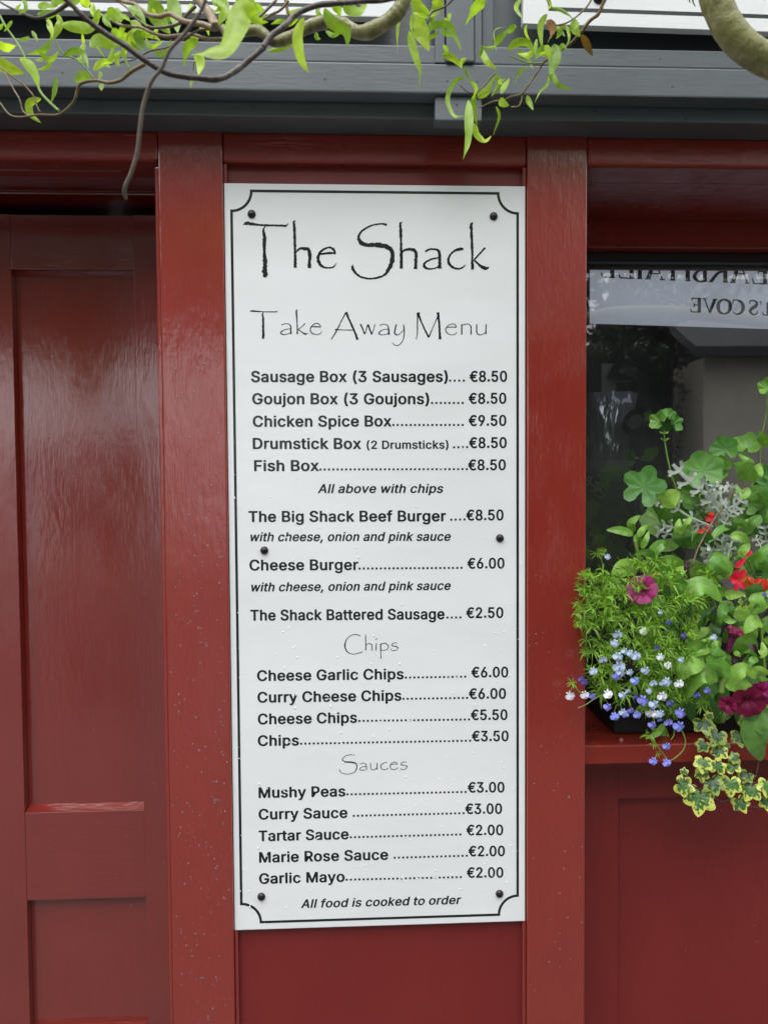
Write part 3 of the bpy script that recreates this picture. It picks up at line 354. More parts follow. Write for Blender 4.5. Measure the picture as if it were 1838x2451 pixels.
€464|364,329 341,279 16,279 34,329|321,229 298,179 16,179 34,229|423,463 398,409 390,416 383,422 374,428 366,433 357,438 348,443 339,447 329,450 319,452 309,454 299,455 288,456 268,454 248,450 230,443 213,433 197,420 183,404 171,386 161,365 152,341 146,315 143,286 141,254 143,223 146,194 152,168 161,144 171,123 183,104 197,89 213,76 230,66 248,59 268,54 288,53 299,53 309,54 319,56 329,59 339,62 348,66 357,70 365,74 374,79 381,85 389,90 396,96 422,43 408,31 393,21 378,13 361,6 343,0 325,-4 307,-6 288,-7 258,-5 230,1 204,11 179,25 157,42 137,63 120,87 105,115 93,146 85,179 80,215 78,254 80,293 85,329 93,363 105,393 120,421 137,445 157,466 179,484 204,498 230,508 258,514 288,516 307,515 325,512 343,508 361,502 378,495 394,486 409,475'''

# ------------------------------------------------------------------ lettering
GL = {}
for _l in GLYPHS.split('\n'):
    c, rest = _l[0], _l[1:]; f = rest.split('|')
    GL[c] = (int(f[0]), [[tuple(map(int, q.split(','))) for q in k.split(' ')] for k in f[1:]])
GL['i'] = (167, [[(53, 0), (53, 379), (114, 379), (114, 0)], [(53, 455), (53, 509), (114, 509), (114, 455)]])
GL['j'] = (167, [GL['j'][1][0], [(53, 455), (53, 509), (114, 509), (114, 455)]])
GL['l'] = (172, [[(56, 0), (117, 0), (117, 509), (56, 509)]])
_tess = {}
def glyph(c):
    if c not in _tess:
        cs = GL[c][1]; V, T = [], []
        area = lambda k: sum(k[i-1][0]*k[i][1]-k[i][0]*k[i-1][1] for i in range(len(k)))/2
        A = [area(k) for k in cs]; big = max(A, key=abs)
        for k, a in zip(cs, A):
            if a*big < 0: continue
            grp = [k]
            xs, ys = [p[0] for p in k], [p[1] for p in k]
            for h, b in zip(cs, A):
                if b*big < 0 and min(xs) < h[0][0] < max(xs) and min(ys) < h[0][1] < max(ys): grp.append(h)
            polys = [[Vector((x, y, 0)) for x, y in g] for g in grp]; n = len(V)
            V += [p for g in polys for p in g]; T += [tuple(i+n for i in t) for t in tessellate_polygon(polys)]
        _tess[c] = (V, T)
    return _tess[c]
def text(mb, s, pa, pb, cap, Y, shear=0, em=(20, 13), fit=True):
    """s from point pa to point pb (photo pixels on the plane Y), cap height in metres; em thickens the strokes"""
    A, B = W(*pa, Y), W(*pb, Y)
    adv, pen = [], 0; trk = 24
    for c in s:
        adv.append(pen); pen += 200 if c == ' ' else GL[c][0]+trk
    last = s[-1]; w = adv[-1]+max(x for k in GL[last][1] for x, _ in k)-min(x for k in GL[s[0]][1] for x, _ in k)
    x00 = min(x for k in GL[s[0]][1] for x, _ in k)
    sx = (B.x-A.x)/(w+2*em[0]); sz = cap/(509+2*em[1]*.8)
    for c, a in zip(s, adv):
        if c == ' ': continue
        if c == '.':
            r = .0023
            x = A.x+(a+GL[c][0]/2-x00+em[0])*sx; z = A.z+(B.z-A.z)*(x-A.x)/(B.x-A.x)
            mb.add([(x-r, Y, z), (x+r, Y, z), (x+r, Y, z+2*r), (x-r, Y, z+2*r)], [(0, 1, 2, 3)]); continue
        V, T = glyph(c)
        offs = [(0, 0)]+[(math.cos(q*math.pi/4)*em[0], math.sin(q*math.pi/4)*em[1]) for q in range(8)]
        for k, (ox, oy) in enumerate(offs):
            vs = []
            for v in V:
                x = A.x+(v.x+a-x00+em[0]+ox)*sx; zz = (v.y+oy)*sz
                z = A.z+(B.z-A.z)*(x-A.x)/(B.x-A.x)+zz
                vs.append((x+shear*zz, Y-k*4e-6, z))
            mb.add(vs, [tuple(t) for t in T])
def brush(mb, strokes, ox, oy, sc_, Y, rough=.16, minw=0):
    for st in strokes:
        P = [Vector((ox+x/sc_, oy+y/sc_, w/sc_)) for x, y, w in st]
        Q = crom(P, 7); V = []
        for i, q in enumerate(Q):
            t = (Q[min(i+1, len(Q)-1)]-Q[max(i-1, 0)]).xy
            if t.length < 1e-6: t = Vector((1, 0))
            t.normalize(); n = Vector((-t.y, t.x)); w = max(q.z*1.22, minw)/2
            wa = w*(1+rough*noise.noise(Vector((q.x*.45, q.y*.45, 1)))*2); wb = w*(1+rough*noise.noise(Vector((q.x*.45, q.y*.45, 5)))*2)
            V += [W(q.x+n.x*wa, q.y+n.y*wa, Y), W(q.x-n.x*wb, q.y-n.y*wb, Y)]
        F = [(2*i, 2*i+1, 2*i+3, 2*i+2) for i in range(len(Q)-1)]
        mb.add([tuple(v) for v in V], F)
def notch_border(mb, x0, x1, z0, z1, r, w, Y, rot=0, about=None):
    """rectangular line whose corners curve inwards"""
    def pts(o):
        X0, X1, Z0, Z1, rr = x0+o, x1-o, z0+o, z1-o, r
        P = []
        for cx, cz, a0 in ((x1, z1, -180), (x0, z1, -0), (x0, z0, 90), (x1, z0, 180)):
            pass
        n = 10
        def arc(cx, cz, a, b, ra):
            return [(cx+ra*math.cos(R_(a+(b-a)*i/n)), cz+ra*math.sin(R_(a+(b-a)*i/n))) for i in range(n+1)]
        ra = r+o
        f = lambda d: math.degrees(math.asin(min(1, o/ra)))
        e = f(o)
        P += arc(x0, z0, 90-e, e, ra)          # bottom left
        P += arc(x1, z0, 180-e, 90+e, ra)      # bottom right
        P += arc(x1, z1, 270-e, 180+e, ra)     # top right
        P += arc(x0, z1, 360-e, 270+e, ra)     # top left
        return P
    a, b = pts(-w/2), pts(w/2); n = len(a)
    V = [(x, Y, z) for x, z in a]+[(x, Y, z) for x, z in b]
    if rot:
        c = Vector(about); Rm = Matrix.Rotation(rot, 3, 'Y'); V = [tuple(Rm @ (Vector(v)-c)+c) for v in V]
    mb.add(V, [(i, (i+1) % n, n+(i+1) % n, n+i) for i in range(n)])
def dome_geo(c, r, h, seg=14, rings=5):
    V, F = [], []
    for j in range(rings):
        a = j/rings*math.pi/2
        for i in range(seg):
            w = 2*math.pi*i/seg
            V.append((c.x+r*math.cos(a)*math.cos(w), c.y-h*math.sin(a), c.z+r*math.cos(a)*math.sin(w)))
    V.append((c.x, c.y-h, c.z)); k = len(V)-1
    for j in range(rings-1):
        for i in range(seg): F.append((j*seg+i, j*seg+(i+1) % seg, (j+1)*seg+(i+1) % seg, (j+1)*seg+i))
    for i in range(seg): F.append(((rings-1)*seg+i, (rings-1)*seg+(i+1) % seg, k))
    return V, F

# ------------------------------------------------------------------ ground, water
Z0 = CAMLOC.z
asph = simple('wet_asphalt', (.03, .031, .033), .32, noise_s=(40, 40, 40), var=.5, b=.4)
pave = simple('paving', (.075, .073, .07), .45, noise_s=(8, 8, 8), var=.3, b=.2)
def sheet(name, x0, x1, y0, y1, z, mat):
    o = mesh(name, [(x0, y0, z), (x1, y0, z), (x1, y1, z), (x0, y1, z)], [(0, 1, 2, 3)], mat); o['kind'] = 'structure'; return o
sheet('ground', -400, 400, -11, 400, 0, asph)
box('pavement', -12, 12, -2.6, .02, 0, .11, pave, bev=.01)['kind'] = 'structure'
sea = simple('sea_water', (.02, .035, .04), .12, noise_s=(.6, .6, 1), b=.6)
sheet('sea', -3000, 3000, -4000, -11.02, -1.4, sea)
q = box('quay', -400, 400, -11.6, -11.0, -1.6, .06, pave, bev=.02); q['kind'] = 'structure'

# ------------------------------------------------------------------ shopfront
shop = thing('shopfront', 'dark red painted timber shopfront with grey boarded fascia, door, window and pilasters', 'shopfront', (0, 0, 0))
rv, rh, gm, gv = M['red_v'], M['red_h'], M['grey'], M['grey_v']
LX0, LX1, RX0, RX1 = -.3785, -.2538, .3494, .4708
HB = Z0+.641; HT = Z0+.70
box('pilaster', LX0, LX1, 0, .36, .11, HT, rv, shop, .003)
box('pilaster', RX0, RX1, 0, .36, .11, HT, rv, shop, .003)
box('pilaster', -1.42, -1.30, 0, .36, .11, HT, rv, shop, .003)
box('pilaster', 1.90, 2.02, 0, .36, .11, HT, rv, shop, .003)
box('header', -1.30, LX0, .002, .085, HB, HT, rh, shop, .009, 4)
box('header', LX1, RX0, .003, .085, HB, HT, rh, shop, .006, 4)
box('header', RX1, 1.90, .002, .085, HB, HT, rh, shop, .009, 4)
# edge bead down the door side of the left pilaster
box('edge_bead', LX0-.009, LX0-.0005, .006, .03, .11, Z0+.632, rv, shop, .003, 3)
# recessed bay behind the menu board
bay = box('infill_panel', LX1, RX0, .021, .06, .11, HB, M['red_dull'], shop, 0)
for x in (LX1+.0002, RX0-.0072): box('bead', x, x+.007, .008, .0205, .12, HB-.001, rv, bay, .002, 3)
# grey fascia
box('fascia_board', -1.6, 2.2, -.06, .2, Z0+.698, Z0+.8, gm, shop, .003)
box('fascia_board', -1.6, 2.2, -.10, -.062, Z0+.724, Z0+.7775, gm, shop, .003)
box('fascia_board', -1.6, 2.2, -.097, -.062, Z0+.7785, Z0+.812, gm, shop, .003)
fb = box('fascia_back', -1.6, 2.2, -.052, .2, Z0+.802, Z0+1.55, gm, shop, 0)
def bx(px): return W(px, 120, -.1).x
box('fascia_batten', bx(1041), bx(1065), -.101, -.0525, Z0+.7785, Z0+1.5, gv, shop, .002)
box('fascia_batten', bx(1067), bx(1134), -.106, -.0525, Z0+.7785, Z0+1.5, gv, shop, .003)
box('fascia_batten', bx(1136), bx(1153), -.101, -.0525, Z0+.7785, Z0+1.5, gv, shop, .002)
box('fascia_batten', bx(1157), bx(1184), -.085, -.0525, Z0+.812, Z0+1.5, gv, shop, .002)
a, b_ = W(1041, 232, -.092), W(1153, 289, -.092)
box('bracket_block', a.x, b_.x, -.092, -.0605, b_.z, Z0+.7235, gm, shop, .002)
box('cornice', -1.7, 2.3, -.26, .2, Z0+1.55, Z0+1.62, gm, shop, .006)
box('cornice', -1.75, 2.35, -.32, .2, Z0+1.62, Z0+1.68, gm, shop, .006)
box('side_wall', -1.6, -1.44, .13, 3.2, 0, Z0+1.62, M['room'], shop, 0)
box('side_wall', 2.04, 2.2, .13, 3.2, 0, Z0+1.62, M['room'], shop, 0)
box('flat_roof', -1.7, 2.3, .2, 3.3, Z0+1.62, Z0+1.7, gm, shop, 0)
nail = MB()
for px, py in [(150,173),(370,243),(778,189),(985,132),(1070,194),(1141,195),(1093,250),(1579,142),(1609,208),(1421,267),(608,258),(240,244),(1165,138),(1640,286)]:
    Yp = -.1005 if py < 215 else (-.0925 if 1041 < px < 1153 else -.0605)
    c = W(px, py, Yp); nail.add([(c.x+.0018*math.cos(t), c.y-.0006, c.z+.0012*math.sin(t)) for t in [k*math.pi/4 for k in range(8)]], [tuple(range(8))])
nail.build('nail_head', M['black'], shop, False)
# door
DY = .21
rd, rdh = M['red_door'], M['red_doorh']
fr_ = box('soffit_board', -1.30, LX0, .0855, .162, HB+.003, HB+.05, rdh, shop, .002)
box('soffit_board', -1.30, LX0, .1635, .36, HB-.001, HB+.05, rdh, shop, .002)
box('soffit_bead', -1.29, W(292, 432, .048).x, .046, .050, HB-.002, HB+.001, rdh, fr_, .001)
dt = W(150, 513, DY).z
PXL = (W(30, 700, DY).x+W(68, 2300, DY).x)/2; PXR = (W(325, 700, DY).x+W(347, 2200, DY).x)/2
z1, z2, z3 = W(180, 645, DY).z, W(190, 1943, DY).z, W(200, 2152, DY).z
door = thing('door', '', '', (0, 0, 0)); door.name = 'door'; del door['label']; del door['category']; door.parent = shop
box('stile', PXR, LX0+.0003, DY, .255, .13, dt, rd, door, .0012)
box('stile', -1.28, PXL, DY, .255, .13, dt, rd, door, .0012)
box('rail', PXL, PXR, DY+.0008, .255, z1, dt-.001, rdh, door, .0012)
box('rail', PXL, PXR, DY+.0008, .255, z3, z2, rdh, door, .0012)
box('rail', PXL, PXR, DY+.0008, .255, .13, .34, rdh, door, .0012)
box('panel', PXL+.0004, PXR-.0004, DY+.022, .25, z2-.002, z1+.002, rd, door, 0)
box('panel', PXL+.0004, PXR-.0004, DY+.020, .25, .338, z3+.002, rd, door, 0)
prism('panel_moulding', [(DY+.002, z2+.0005), (DY+.0215, z2+.0005), (DY+.0215, z2+.011)], PXL+.001, PXR-.001, rdh, door)
prism('panel_moulding', [(DY+.010, z1-.0005), (DY+.0215, z1-.0005), (DY+.0215, z1-.010)], PXL+.001, PXR-.001, rdh, door)
# window bay
GY = .36
win = thing('window', '', '', (0, 0, 0)); del win['label']; del win['category']; win.parent = shop
zw = W(1600, 593, .30).z; sillz = Z0-.5487
box('window_frame', RX1+.0003, 1.8995, .30, .345, zw, HB+.05, rh, win, .002)
box('soffit_board', RX1+.0003, 1.8995, .0855, .2995, HB+.003, HB+.05, rh, win, .002)
box('glazing_bead', RX1+.0003, 1.8995, .335, .357, W(1600, 628, .335).z, zw-.0008, M['black'], win, .002)
box('inner_bar', RX1-.05, 1.90, .365, .375, W(1600, 645, .365).z, Z0+.60, simple('olive_brown_frame', (.05, .05, .03), .5), win, .001)
mesh('pane', [(RX1-.05, GY, sillz-.01), (1.92, GY, sillz-.01), (1.92, GY, HB), (RX1-.05, GY, HB)], [(0, 1, 2, 3)], M['glass'], win)
box('window_frame', 1.84, 1.8995, .30, .355, sillz, HB, rv, win, .002)
sill = prism('sill', [(.03, Z0-.5873), (.03, Z0-.5515), (.0325, Z0-.549), (.35, Z0-.543), (.46, Z0-.543), (.46, Z0-.5873)], RX1+.0003, 1.90, rh, shop)
c = W(1485, 1768, .055)
V, F = dome_geo(Vector((0, 0, 0)), .0068, .008)
mesh('bolt_head', [(c.x+v[0], .055+v[2], Z0-.5485-v[1]) for v in V]+[], F, rv, sill, True)
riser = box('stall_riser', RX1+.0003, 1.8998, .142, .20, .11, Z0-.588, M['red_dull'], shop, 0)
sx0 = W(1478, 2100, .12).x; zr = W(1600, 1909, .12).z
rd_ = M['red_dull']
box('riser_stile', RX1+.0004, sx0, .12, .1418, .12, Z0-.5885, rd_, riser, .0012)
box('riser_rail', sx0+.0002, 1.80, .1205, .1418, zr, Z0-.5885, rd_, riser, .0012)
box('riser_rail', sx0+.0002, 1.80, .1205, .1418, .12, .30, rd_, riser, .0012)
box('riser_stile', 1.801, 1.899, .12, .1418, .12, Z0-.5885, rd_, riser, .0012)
# room behind the window
rm = thing('room', 'dim room behind the shop window', 'room', (0, 0, 0)); rm['kind'] = 'structure'; del rm['label']; del rm['category']
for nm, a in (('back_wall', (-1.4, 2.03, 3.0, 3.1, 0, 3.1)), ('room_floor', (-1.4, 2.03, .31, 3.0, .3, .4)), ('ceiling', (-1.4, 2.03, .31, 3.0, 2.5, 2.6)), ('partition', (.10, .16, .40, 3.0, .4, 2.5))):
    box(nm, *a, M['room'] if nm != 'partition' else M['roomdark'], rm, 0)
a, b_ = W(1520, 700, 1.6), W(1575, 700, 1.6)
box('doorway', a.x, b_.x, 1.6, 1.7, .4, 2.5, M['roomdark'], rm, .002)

# ------------------------------------------------------------------ menu board
SY = .006
SX0, SX1, ST, SB = -.2526, .3468, Z0+.6013, Z0-.9066
menu = thing('menu_board', 'tall white takeaway menu board with black notched border between the two red pilasters', 'menu board', (0, 0, 0))
bd = box('board', SX0, SX1, SY, .0195, SB, ST, M['board'], menu, .0012)
PY = SY-.0003
mb = MB(); notch_border(mb, -.2385, .3313, Z0-.8910, Z0+.5866, .0393, .0052, PY); mb.build('border_line', M['ink'], menu, False)
V, F = dome_geo(Vector((0, 0, 0)), .0083, .0065)
capm = None
for px, py in [(602.7, 512.5), (1181, 517.9), (633, 1317.5), (1196, 1288), (626, 2146), (1195, 2139)]:
    c = W(px, py, SY)
    if capm is None:
        o = mesh('screw_cap', V, F, M['cap'], menu, True); capm = o
    else:
        o = capm.copy(); COL.objects.link(o)
    o.location = (c.x, SY-.0002, c.z)
Z2 = lambda x, y, y0: (530+x/2.242, y0+y/2.242)
def line(y0, s, xa, ya, xb, yb, cap=.0222, shear=0, em=(27, 18)):
    mb = MB(); text(mb, s, Z2(xa, ya, y0), Z2(xb, yb, y0), cap, PY, shear, em); return mb
def dots(mb, y0, xa, ya, xb, yb):
    n = round((xb-xa-9)/22.9)+1
    for i in range(n):
        t = i/(n-1); p = W(*Z2(xa+4.5+(xb-xa-9)*t, ya+(yb-ya)*t, y0), PY); r = .0021
        mb.add([(p.x-r, PY, p.z), (p.x+r, PY, p.z), (p.x+r, PY, p.z+2*r), (p.x-r, PY, p.z+2*r)], [(0, 1, 2, 3)])
ROWS = [  # y0, name, x0, y, x1, y, dots x0, y, x1, y, price, x0, x1, y
 (860, "Sausage Box (3 Sausages)", 160,121,1215,120, 1222,120,1304,120, "€8.50",1330,1532,120),
 (860, "Goujon Box (3 Goujons)", 166,240,1115,240, 1125,240,1298,240, "€8.50",1325,1528,238),
 (860, "Chicken Spice Box", 169,361,913,359, 918,358,1298,358, "€9.50",1325,1528,357),
 (860, "Drumstick Box", 169,480,750,480, 1243,478,1322,477, "€8.50",1327,1530,476),
 (860, "Fish Box", 176,599,524,598, 527,597,1320,595, "€8.50",1322,1525,595),
 (860, "The Big Shack Beef Burger", 146,872,1205,868, 1228,866,1308,865, "€8.50",1312,1513,864),
 (1280, "Cheese Burger", 151,191,735,188, 737,187,1292,183, "€6.00",1318,1518,181),
 (1280, "The Shack Battered Sausage", 156,460,1197,452, 1208,450,1286,449, "€2.50",1312,1512,446),
 (1280, "Cheese Garlic Chips", 192,784,978,774, 985,772,1312,767, "€6.00",1340,1538,765),
 (1280, "Curry Cheese Chips", 194,900,966,889, 972,886,1322,881, "€6.00",1326,1526,880),
 (1700, "Cheese Chips", 196,75,728,66, 736,63,1332,55, "€5.50",1337,1534,52),
 (1700, "Chips", 196,191,417,188, 424,185,1338,169, "€3.50",1342,1540,166),
 (1700, "Mushy Peas", 200,470,666,461, 672,457,1314,444, "€3.00",1320,1518,441),
 (1700, "Curry Sauce", 200,586,677,576, 706,572,1303,558, "€3.00",1307,1505,556),
 (1700, "Tartar Sauce", 200,702,683,691, 690,687,1286,672, "€2.00",1313,1511,670),
 (1700, "Marie Rose Sauce", 203,817,895,801, 925,797,1320,786, "€2.00",1324,1520,783),
 (1700, "Garlic Mayo", 203,931,662,919, 668,915,1288,901, "€2.00",1315,1512,898)]
for r in ROWS:
    mb = line(r[0], r[1], *r[2:6]); dots(mb, r[0], *r[6:10]); text(mb, r[10], Z2(r[11], r[13], r[0]), Z2(r[12], r[13]-1, r[0]), .0222, PY, 0, (26, 17))
    if r[1] == "Drumstick Box": text(mb, "(2 Drumsticks)", Z2(779, 480, 860), Z2(1218, 479, 860), .0168, PY, 0, (23, 16))
    mb.build('lettering', M['ink'], menu, False)
for y0, s, xa, ya, xb, yb in [(860, "All above with chips", 517,717,1186,716), (860, "with cheese, onion and pink sauce", 149,976,1226,973),
        (1280, "with cheese, onion and pink sauce", 154,304,1226,295), (1700, "All food is cooked to order", 427,1061,1280,1039)]:
    line(y0, s, xa, ya, xb, yb, .0182, .21, (24, 15)).build('lettering', M['ink'], menu, False)
S1 = [[(65,150,4),(115,132,34),(250,148,20),(350,155,22),(450,158,20),(560,160,22),(615,162,20),(645,132,3)],
 [(352,165,8),(325,215,22),(335,290,34),(337,400,38),(338,480,30),(345,600,42),(345,700,46),(343,795,50),(325,818,14)],
 [(738,98,4),(712,120,26),(722,190,30),(724,300,28),(728,420,28),(730,520,26),(733,620,30),(732,700,34)],
 [(730,515,8),(790,455,26),(850,455,32),(900,470,36),(918,540,36),(916,640,34),(912,705,40)],
 [(1040,525,16),(1150,514,24),(1210,510,20),(1245,518,24)],
 [(1245,522,18),(1225,470,28),(1170,440,18),(1080,475,24),(1030,545,30),(1030,620,34),(1080,685,26),(1150,702,16),(1220,690,16),(1262,640,6)]]
S2 = [[(462,125,22),(410,112,14),(300,130,14),(205,185,18),(168,250,24),(195,310,38),(260,335,32),(340,330,40),(430,345,40),(500,375,36),(520,430,38),(515,510,40),(480,590,30),(420,655,18),(300,685,16),(200,670,16),(140,630,20),(105,575,26),(108,538,4)],
 [(625,95,3),(603,115,20),(608,200,24),(610,300,20),(612,400,22),(613,500,26),(612,580,28)],
 [(612,420,8),(650,385,20),(700,378,24),(750,390,28),(768,440,26),(762,520,26),(760,585,32)],
 [(862,402,20),(910,378,16),(960,378,16),(1000,395,22),(1015,450,26),(1012,520,26),(1014,580,34)],
 [(1010,465,12),(940,478,14),(870,510,16),(850,550,26),(890,582,18),(950,580,12),(1005,560,10)],
 [(1262,375,18),(1215,378,26),(1160,400,18),(1115,450,18),(1105,510,24),(1140,560,22),(1200,582,16),(1250,570,14),(1284,538,4)],
 [(1362,98,4),(1343,125,30),(1345,220,22),(1350,330,24),(1354,430,20),(1355,500,20),(1353,590,28)],
 [(1488,362,20),(1440,415,16),(1372,490,12)], [(1372,490,14),(1430,545,22),(1490,578,30),(1530,565,6)]]
S3 = [[(97,132,3),(130,126,16),(260,136,9),(400,136,10),(425,136,12),(440,124,2)], [(265,140,6),(252,170,16),(260,220,20),(260,320,22),(262,420,26),(258,472,22)],
 [(485,300,9),(530,283,7),(570,287,8),(600,310,13),(603,360,14),(603,412,18)], [(600,345,5),(530,358,8),(480,390,12),(500,416,10),(550,414,6),(598,395,5)],
 [(685,110,3),(672,130,18),(677,220,12),(683,320,12),(684,412,16)], [(780,280,10),(740,320,8),(695,355,6)], [(695,355,7),(750,395,12),(785,412,16),(815,402,3)],
 [(850,325,6),(910,320,11),(975,325,8)], [(975,325,8),(955,292,10),(920,279,8),(870,305,10),(845,350,12),(860,395,12),(915,418,7),(965,408,8),(985,382,3)],
 [(1105,478,10),(1170,370,12),(1230,250,11),(1288,140,14)], [(1290,140,26),(1320,220,20),(1370,330,22),(1400,400,20),(1430,482,26)], [(1150,357,14),(1240,360,7),(1350,362,10),(1380,362,8)],
 [(1465,290,16),(1490,340,14),(1518,415,14)], [(1518,415,10),(1540,350,9),(1556,295,14)], [(1560,295,20),(1580,350,16),(1605,418,14)], [(1605,418,10),(1630,350,8),(1645,290,7)]]
S4 = [[(150,305,9),(200,290,7),(245,305,9),(260,350,14),(262,420,18)], [(258,350,5),(190,360,8),(140,392,12),(160,420,10),(210,420,6),(255,405,6)],
 [(355,290,12),(340,350,14),(335,400,14),(365,424,9),(400,405,7),(445,360,6)], [(445,295,12),(452,360,12),(450,440,10),(425,510,9),(375,553,7),(330,545,7),(305,518,4)],
 [(615,150,16),(618,200,14),(616,300,12),(614,420,9),(600,480,5)], [(625,145,34),(640,200,20),(700,340,16),(757,455,20)], [(757,455,14),(800,350,9),(860,210,10),(872,150,14)], [(853,157,12),(880,145,14)], [(880,145,14),(878,210,24),(888,300,20),(892,400,22),(898,478,30)],
 [(975,330,6),(1040,325,9),(1098,328,8)], [(1098,328,8),(1085,300,10),(1055,285,7),(1000,305,8),(968,350,10),(980,395,11),(1035,422,7),(1085,412,8),(1107,388,3)],
 [(1165,290,12),(1165,350,13),(1165,420,14)], [(1168,310,5),(1200,292,8),(1250,288,8),(1280,320,11),(1282,370,12),(1278,418,14)],
 [(1352,290,12),(1350,350,12),(1355,400,11),(1390,422,8),(1430,412,6),(1465,385,6)], [(1468,290,12),(1466,350,11),(1466,415,13)]]
S5 = [[(520,262,14),(430,238,12),(330,260,11),(250,330,14),(215,430,22),(220,510,22),(270,590,16),(370,628,11),(480,610,12),(565,580,12)],
 [(625,238,8),(622,300,16),(625,400,14),(625,550,18)], [(628,450,8),(680,420,12),(740,435,14),(748,490,14),(745,555,18)], [(838,410,14),(832,480,16),(830,555,16)], [(820,345,6),(855,315,12)],
 [(915,420,14),(922,500,18),(922,600,12),(928,720,14)], [(920,450,6),(960,415,10),(1030,420,13),(1075,470,14),(1050,530,10),(990,552,8),(925,545,8)],
 [(1248,408,12),(1190,405,8),(1150,430,10),(1150,460,14),(1230,480,16),(1262,500,14),(1240,545,10),(1180,558,8),(1135,545,8),(1130,520,4)]]
S6 = [[(462,215,16),(400,207,8),(310,225,7),(245,275,12),(238,315,18),(290,345,20),(400,350,22),(480,370,20),(508,420,16),(490,500,16),(440,550,9),(330,575,7),(230,555,8),(180,510,12),(182,488,4)],
 [(570,385,8),(630,365,8),(680,390,12),(688,440,14),(690,500,14)], [(688,430,6),(610,440,8),(560,480,12),(600,505,10),(660,495,6)],
 [(768,360,12),(765,430,12),(785,490,10),(830,492,8),(880,465,6)], [(888,360,14),(888,430,14),(890,490,14)],
 [(1080,355,12),(1030,360,10),(970,400,12),(960,450,14),(1000,490,9),(1050,490,9),(1097,462,4)],
 [(1150,400,6),(1210,385,10),(1275,390,8)], [(1275,390,8),(1250,355,10),(1210,348,8),(1150,380,10),(1135,430,12),(1160,480,10),(1220,490,7),(1285,455,4)],
 [(1443,350,12),(1390,347,8),(1345,370,10),(1350,400,14),(1430,415,16),(1455,440,14),(1420,480,9),(1370,490,8),(1330,465,8)]]
for k, sets in enumerate([[(S1, 570, 510, 5.352), (S2, 820, 510, 4.366)], [(S3, 580, 720, 5.184), (S4, 880, 720, 5.184)], [(S5, 800, 1490, 8.295)], [(S6, 790, 1780, 7.9)]]):
    mb = MB()
    for s in sets: brush(mb, s[0], s[1], s[2], s[3], PY, .3 if k == 0 else .2, 1.6)
    mb.build('lettering', M['ink'], menu, False)

# white name boards on the fascia
def name_board(label, x0, x1, zb, h, rot, about):
    t = thing('name_board', label, 'sign', (0, 0, 0))
    o = box('board', x0, x1, -.112, -.096, zb, zb+h, M['board'], t, .001)
    mb = MB(); notch_border(mb, x0+.018, x1-.018, zb+.018, zb+h-.018, .0393, .006, -.1123); l = mb.build('border_line', M['ink'], t, False)
    return t
nbL = name_board('long white name board with black border line, partly behind the leaves at upper left', -1.15, W(945, 36, -.112).x, W(450, 31, -.112).z, .42, 0, None)
p0 = W(1251, 56, -.112); p1 = W(1838, 76, -.112); tilt = math.atan2(p1.z-p0.z, p1.x-p0.x)
nbR = thing('name_board', 'white name board with black notched border line at upper right behind the mossy limb', 'sign', tuple(p0))
def tl(o): return o
o = box('board', 0, .95, -.0, .016, 0, .42, M['board'], None, .001); o.parent = nbR; o.rotation_euler = (0, -tilt, 0)
mb = MB(); notch_border(mb, .0147, .93, .0275, .40, .0355, .0068, -.0003)
o = mb.build('border_line', M['ink'], None, False); o.parent = nbR; o.rotation_euler = (0, -tilt, 0)
mb = MB(); brush(mb, [[(1150,-30,6),(1152,-5,6),(1158,18,2)], [(1172,-60,7),(1174,-5,7),(1181,20,5),(1192,38,1)]], 1218, 0, 2.676, -.1126, 0, 1.5)
mb.build('lettering', M['ink'], nbR, False)
V, F = dome_geo(Vector((0, 0, 0)), .0115, .008); c = W(1433, -5, -.112)
o = mesh('screw_cap', V, F, M['cap'], None, True); o.parent = nbR; o.location = c-nbR.location

# ------------------------------------------------------------------ rain drops
def drops(name, parent, x0, x1, za, zb, Y, n, rmin, rmax, dens=None, avoid=None, seed=1, mat=None):
    rnd = random.Random(seed); mb = MB()
    k = 0
    while k < n:
        x, z = rnd.uniform(x0, x1), rnd.uniform(za, zb)
        if dens and rnd.random() > dens(x, z): continue
        if noise.noise(Vector((x*25, z*14, seed))) < rnd.uniform(-.6, .25): continue
        k += 1
        r = rmin+(rmax-rmin)*rnd.random()**3; V, F = [], []
        el = rnd.uniform(1, 1.6)
        V, F = dome_geo(Vector((x, Y, z)), r, r*.55, 8, 3)
        V = [(v[0], v[1], z+(v[2]-z)*el) for v in V]
        mb.add(V, F)
    o = mb.build(name, mat or M['drop'], parent, True, 'stuff'); return o
drops('rain_drops', menu, SX0+.004, SX1-.004, SB+.01, Z0+.15, SY, 650, .0007, .0021, lambda x, z: min(1, max(.05, (Z0+.15-z)/.5)), seed=3, mat=simple('water_bead_on_white', (.84, .86, .87), .06))
drops('rain_drops', shop, LX0+.006, LX1-.006, .5, Z0+.25, 0, 460, .0007, .0024, lambda x, z: .9 if z < Z0-.1 else .35, seed=5)
drops('rain_drops', shop, RX0+.004, RX1-.004, .5, Z0-.15, 0, 110, .0007, .0022, None, seed=8)
drops('rain_drops', shop, W(1600,2200,.142).x, 1.2, .5, Z0-.62, .1416, 420, .0006, .0015, lambda x, z: min(1, max(.02, (x-.75)*2.5))*min(1, max(.03, (Z0-.65-z)*2)), seed=9)
drops('rain_drops', shop, -.75, -.42, .5, Z0-.45, DY-.0002, 40, .0008, .0016, None, seed=11)

